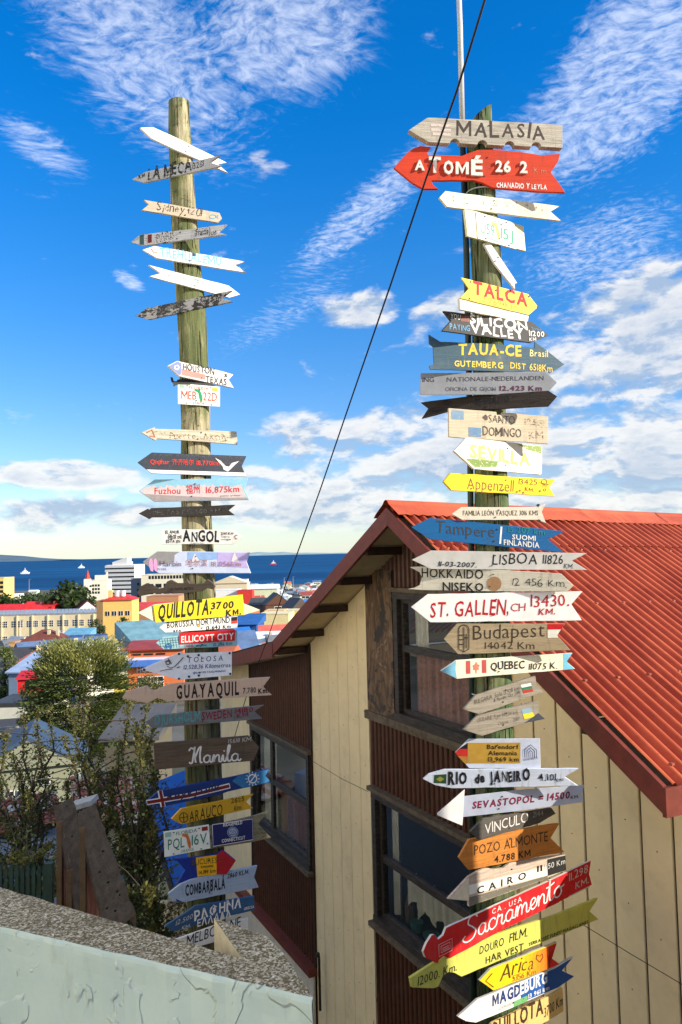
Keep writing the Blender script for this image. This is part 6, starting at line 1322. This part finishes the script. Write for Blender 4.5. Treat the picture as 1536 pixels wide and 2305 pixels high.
# ------------------------------------------------------------------ ships
def ship(px, py, wpx, col, sup, label):
    yh = 1262.7-.023*px; Y = 45/(py-yh)*FPX; a = at(px, py, Y); L = wpx/FPX*Y; t = thing('ship', label, 'ship', (a.x, a.y, -45))
    mb = MB(); mb.prism([Vector((-L/2, 0, L*.16)), Vector((-L*.42, 0, -1)), Vector((L*.42, 0, -1)), Vector((L/2, 0, L*.20))], (0, L*.22, 0)); mb.build('hull', [wm(col)], t, recalc=True)
    mb = MB(); mb.box(-L*.3, L*.03, L*.16, L*.28, L*.19, L*.30); mb.box(-L*.15, L*.05, L*.30, L*.12, L*.17, L*.44); mb.build('superstructure', [wm(sup)], t)
    mb = MB(); mb.tube([(0, L*.1, L*.44), (0, L*.1, L*.68)], L*.03, 6); mb.build('funnel', [wm(sup)], t)
ship(56, 1292, 20, (245, 242, 232), (245, 242, 232), 'white passenger ship at anchor near the left edge of the sea')
ship(183, 1279, 15, (238, 240, 240), (238, 240, 240), 'small distant white ship left of the office tower')
ship(616, 1271, 15, (205, 50, 44), (240, 238, 232), 'red hulled white ship on the sea right of the left post')
# ------------------------------------------------------------------ vegetation
def leafmat(c1, c2, name='leaves'):
    m, t, b = newmat(name); g = t.n('ShaderNodeNewGeometry'); tc = t.n('ShaderNodeTexCoord')
    n = t.noise(tc.outputs['Object'], 3.0, 3, .6); f = t.m('ADD', t.m('MULTIPLY', g.outputs['Random Per Island'], .6), t.m('MULTIPLY', n, .4))
    t.put(b.inputs['Base Color'], t.mix(t.ramp(f, .2, .8), c1, c2)); b.inputs['Roughness'].default_value = .55; b.inputs['Specular IOR Level'].default_value = .3
    tl = t.n('ShaderNodeBsdfTranslucent'); tl.inputs[0].default_value = (c2[0]*1.5, c2[1]*1.5, c2[2], 1); mx = t.n('ShaderNodeMixShader'); mx.inputs[0].default_value = .3
    out = m.node_tree.nodes['Material Output']; t.L.new(b.outputs[0], mx.inputs[1]); t.L.new(tl.outputs[0], mx.inputs[2]); t.L.new(mx.outputs[0], out.inputs[0]); return m
M_LEAF = leafmat((.016, .032, .010), (.065, .095, .028)); M_LEAFY = leafmat((.035, .045, .012), (.17, .16, .05)); M_CYP = leafmat((.014, .028, .010), (.13, .155, .04)); M_CYP_SUN = leafmat((.13, .14, .03), (.36, .34, .11))
M_BARKT = plain((.06, .048, .036), .95, .4, 12, .6); M_BARKL = plain((.20, .15, .10), .95, .3, 8, .5)
def leaf(mb, p, s, r, ax=None, asp=.45):
    a = ax if ax is not None else Vector((r.gauss(0, 1), r.gauss(0, 1), r.gauss(0, 1))).normalized()
    b_ = a.cross(Vector((r.gauss(0, 1), r.gauss(0, 1), r.gauss(0, 1)))).normalized()*s*asp; a = a*s
    k = len(mb.v); mb.v += [tuple(p), tuple(p+a*.5+b_), tuple(p+a), tuple(p+a*.5-b_)]; mb.f.append((k, k+1, k+2, k+3)); mb.mi.append(0)
def tree(base, h, rw, label, n, ls, mat=M_LEAF, seed=1, name='tree', trunk=.25, clumps=16, shape=1.0, mat2=None, group=None):
    r = random.Random(seed); t = thing(name, label, 'tree', base, group=group); mb = MB()
    mb.tube([(0, 0, -1), (r.uniform(-.1, .1)*rw, 0, h*.35), (0, 0, h*.8)], [h*.035, h*.028, h*.008], 7)
    C_ = []
    for k in range(clumps):
        th_ = r.uniform(0, 6.28); q = r.random(); z = h*(trunk + (1-trunk)*r.random()**.9); f = (z/h-trunk)/(1-trunk)
        rad = rw*(math.sin(math.pi*min(1, .15+.85*f))**.6)*shape*(.25+.75*q**.5)*.75
        c = Vector((math.cos(th_)*rad, math.sin(th_)*rad, z)); C_.append((c, rw*r.uniform(.25, .45)))
        mb.tube([(0, 0, z*.6), tuple(c*.7+Vector((0, 0, z*.2))), tuple(c)], [h*.012, h*.008, h*.003], 5)
    mb.build('trunk', [M_BARKT], t)
    lb = MB()
    for i in range(n):
        c, cr_ = C_[i % len(C_)]; d = Vector((r.gauss(0, 1), r.gauss(0, 1), r.gauss(0, 1))).normalized()*cr_*r.uniform(.4, 1.15); d.z *= .75
        leaf(lb, c+d, ls*r.uniform(.7, 1.3), r)
    lb.build('crown', [mat], t); return t
def gp(px, Y): q = at(px, 1300, Y); return Vector((q.x, Y, gz(Y)))
# far tree belt behind the school
for i, (px, Y, h, rw) in enumerate([(10, 350, 8, 7), (30, 360, 9, 6), (52, 375, 8, 6), (75, 360, 10, 7), (98, 365, 12, 8), (122, 350, 9, 6), (140, 350, 14, 9), (158, 345, 17, 11), (176, 350, 15, 8), (205, 420, 10, 6), (66, 400, 12, 7), (18, 420, 12, 7), (110, 420, 11, 7)]):
    g0 = gp(px, Y); yt = {140: 1330, 158: 1322, 176: 1326}.get(px, 1345+ (i*7) % 14); top = at(px, yt, Y).z; tree(g0, top-g0.z, rw*1.15, {140: 'left one of the three tall leafy trees beside the church', 158: 'tallest leafy tree, middle of the three left of the church', 176: 'leafy tree right beside the white church'}.get(px, 'dark green tree in the belt behind the red roofs'), 900, rw*.20, M_LEAF, 100+i, group=['dark trees behind the red roofs', 'tall trees left of the church'][px in (140, 158, 176)], trunk=.15)
for i, (px, Y, yt, rw, lb_) in enumerate([(216, 225, 1400, 3.6, 'round green tree in front of the school windows'), (278, 240, 1392, 2.8, 'small flat-topped green tree right of the round one'), (10, 88, 1462, 2.2, 'dense clipped light green tree at the left edge')]):
    g0 = gp(px, Y); top = at(px, yt, Y).z; tree(g0, top-g0.z, rw, lb_, 2600, rw*.10, M_LEAF if i < 2 else leafmat((.05, .07, .015), (.16, .19, .05)), 200+i, trunk=.4 if i < 2 else .05, clumps=26)
# the big cypress: layered sprays
def cypress():
    Y = 44; r = random.Random(77); base = gp(178, Y); top = at(180, 1452, Y); bot = at(180, 1690, Y).z; t = thing('cypress_tree', 'large dark cypress with top coloured yellow-green for sunlight in the middle of the left side', 'tree', (top.x, Y, bot-1.2)); O_ = Vector(t.location)
    h0 = bot-O_.z; H = top.z-O_.z; mb = MB(); tb = at(236, 1660, Y)-O_; mb.tube([(tb.x, 0, 0-2), (tb.x-.1, 0, h0+.4), (tb.x*.6, 0, h0+1.2), (0, 0, H*.7)], [.30, .24, .2, .06], 8); mb.tube([(0, 0, -2), (0, 0, H*.8)], [.25, .05], 8)
    C_ = []
    for k in range(330):
        f = r.random(); z = h0 + (H-h0)*f; R_ = 2.35*(1-abs(f-.5)*1.05)**.6; R_ = max(.6, R_) if f < .9 else R_*.7+.3
        th_ = r.uniform(0, 6.28); rad = R_*r.uniform(.55, 1.0); c = Vector((math.cos(th_)*rad, math.sin(th_)*rad, z)); C_.append((c, f))
        if k % 4 == 0: mb.tube([(0, 0, z-.3), tuple(c*.95)], [.05, .015], 4)
    mb.build('trunk', [M_BARKL], t); lo = MB(); hi_ = MB()
    for c, f in C_:
        o_ = Vector((c.x, c.y, 0)).normalized()
        for k in range(190):
            d = o_*r.uniform(-.25, .75) + Vector((r.gauss(0, .30), r.gauss(0, .30), r.gauss(0, .07 + .10*(f > .75)))); ax = (o_ + Vector((r.gauss(0, .5), r.gauss(0, .5), r.uniform(-.1, .35) + 1.0*(f > .75)))).normalized()
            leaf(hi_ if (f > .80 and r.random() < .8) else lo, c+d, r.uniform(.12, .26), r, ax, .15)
    lo.build('crown', [M_CYP], t); hi_.build('sun_toned_tip', [M_CYP_SUN], t)  # top sprays get a brighter colour that stands for sunlight
cypress()
tree(gp(68, 50)+Vector((0, 0, .5)), at(68, 1540, 50).z-gp(68, 50).z-.5, 1.0, 'small yellow-green bushy tree in front of the red kiosk', 2600, .13, M_LEAFY, 31, trunk=.2)
g0 = gp(330, 60); tree(g0, at(330, 1532, 60).z-g0.z, 2.4, 'low yellow-green hedge tree under the orange building', 3800, .16, M_LEAFY, 33, trunk=.1, clumps=30)
# shrubs with long leafy shoots close to the wall
def shrub(base_px, Y, tips, label, n, ls, seed, thick=.02, depthj=.5, dense=1.0):
    n = int(n*1.15); ls *= .82
    r = random.Random(seed); b0 = at(base_px[0], base_px[1], Y); t = thing('leafy_shrub', label, 'shrub', b0); mb = MB(); lb = MB(); sl = MB()
    for (px, py) in tips:
        Yt = Y+r.uniform(-depthj, depthj); e = at(px, py, Yt)-b0; k1 = e*.4+Vector((r.gauss(0, .08), r.gauss(0, .08), .05)); k2 = e*.75+Vector((r.gauss(0, .06), 0, 0))
        P = [Vector((0, 0, 0)), k1, k2, e]; pl = cr([tuple(p) for p in P], 6)
        def c3(p, n=6):
            o = []
            for i in range(3):
                for k in range(n): f = k/n; o.append(p[i].lerp(p[i+1], f))
            o.append(p[3]); return o
        L = c3(P); mb.tube(L, [thick*(1-.85*i/(len(L)-1)) for i in range(len(L))], 5)
        for i in range(len(L)):
            f = i/(len(L)-1)
            if f < .18: continue
            # side twigs
            if r.random() < .55 and f < .92:
                tw = L[i]+Vector((r.gauss(0, .22), r.gauss(0, .22), r.uniform(-.05, .30)))*1.1; mb.tube([L[i], (L[i]+tw)/2+Vector((0, 0, .03)), tw], [thick*.35, thick*.25, thick*.12], 4)
                for k in range(int(n*dense)):
                    q = r.random(); leaf(lb, L[i].lerp(tw, q)+Vector((r.gauss(0, .035), r.gauss(0, .035), r.gauss(0, .035))), ls*r.uniform(.6, 1.25), r)
            for k in range(int(n*(.5 + 1.2*(f > .7)))):
                q = L[i].lerp(L[min(i+1, len(L)-1)], r.random()); s_ = ls*r.uniform(.6, 1.2)
                leaf(sl if f > .72 else lb, q+Vector((r.gauss(0, .02), r.gauss(0, .02), r.gauss(0, .02))), s_, r)
    mb.build('stems', [M_BARKT], t); lb.build('foliage', [M_LEAF], t); sl.build('shoot_leaves', [M_LEAFY], t); return t
shrub((70, 1990), 8.0, [(28, 1700), (55, 1612), (82, 1606), (110, 1590), (15, 1655), (5, 1760), (45, 1740), (92, 1700), (120, 1770), (-10, 1830), (20, 1880), (80, 1850), (60, 1790), (-15, 1920), (110, 1900)], 'leafy shrub with arching shoots at the left edge', 13, .036, 41)
shrub((215, 1980), 7.6, [(160, 1598), (192, 1597), (145, 1660), (205, 1650), (178, 1700), (230, 1700), (150, 1760), (250, 1760), (215, 1745), (182, 1810), (260, 1830), (140, 1850), (240, 1890), (205, 1850), (165, 1900)], 'leafy shrub with upright yellow-green shoots under the cypress', 14, .035, 42)
shrub((315, 2060), 7.2, [(292, 1578), (330, 1590), (345, 1640), (305, 1640), (270, 1680), (335, 1700), (300, 1720), (350, 1730), (255, 1740), (285, 1790), (330, 1800), (245, 1820), (310, 1870), (350, 1860), (275, 1880), (345, 1930), (290, 1940)], 'tall dark leafy shrub left of the left post', 17, .036, 43)
shrub((330, 2190), 6.4, [(290, 2010), (330, 2000), (360, 2040), (300, 2070), (345, 2090), (375, 2110), (280, 2060), (310, 2120), (360, 2130), (340, 2040)], 'low dark shrub in the gap between prop and left post', 26, .036, 44, thick=.014, depthj=.35)
shrub((60, 2090), 5.9, [(0, 1960), (30, 1930), (60, 1945), (90, 1930), (115, 1960), (15, 2000), (75, 2000), (120, 1990)], 'low dark shrub behind the green picket fence', 26, .034, 45, thick=.014, depthj=.3)

# street poles and aerials standing up from the town
for i, (px, Y, h) in enumerate([(46, 300, 12), (136, 230, 9), (129, 238, 8), (96, 255, 7), (508, 600, 16), (612, 640, 15), (640, 700, 20), (660, 820, 18), (720, 760, 15), (66, 700, 24), (500, 250, 10), (668, 250, 9), (590, 240, 8)]):
    g0 = gp(px, Y); t = thing('street_pole', 'thin pale pole standing %s' % ['beside the red roofed houses', 'in front of the school', 'in front of the school', 'in front of the school', 'behind the left post', 'by the cable above the shore houses', 'by the cable above the shore houses', 'among the shore houses', 'near the roof edge by the shore', 'against the sea left of the trees', 'behind the left post', 'near the roof edge', 'beside the cream block'][i], 'pole', g0, group='thin street poles in the town')
    mb = MB(); mb.tube([(0, 0, -1), (0, 0, h)], [.16, .09], 6); mb.build('shaft', [wm((210, 206, 196))], t)
    mb = MB(); mb.tube([(0, 0, h), (1.2, 0, h+.3)], .07, 5); mb.box(1.1, -.12, h+.2, 1.8, .12, h+.35); mb.build('lamp_arm', [wm((200, 200, 196))], t)
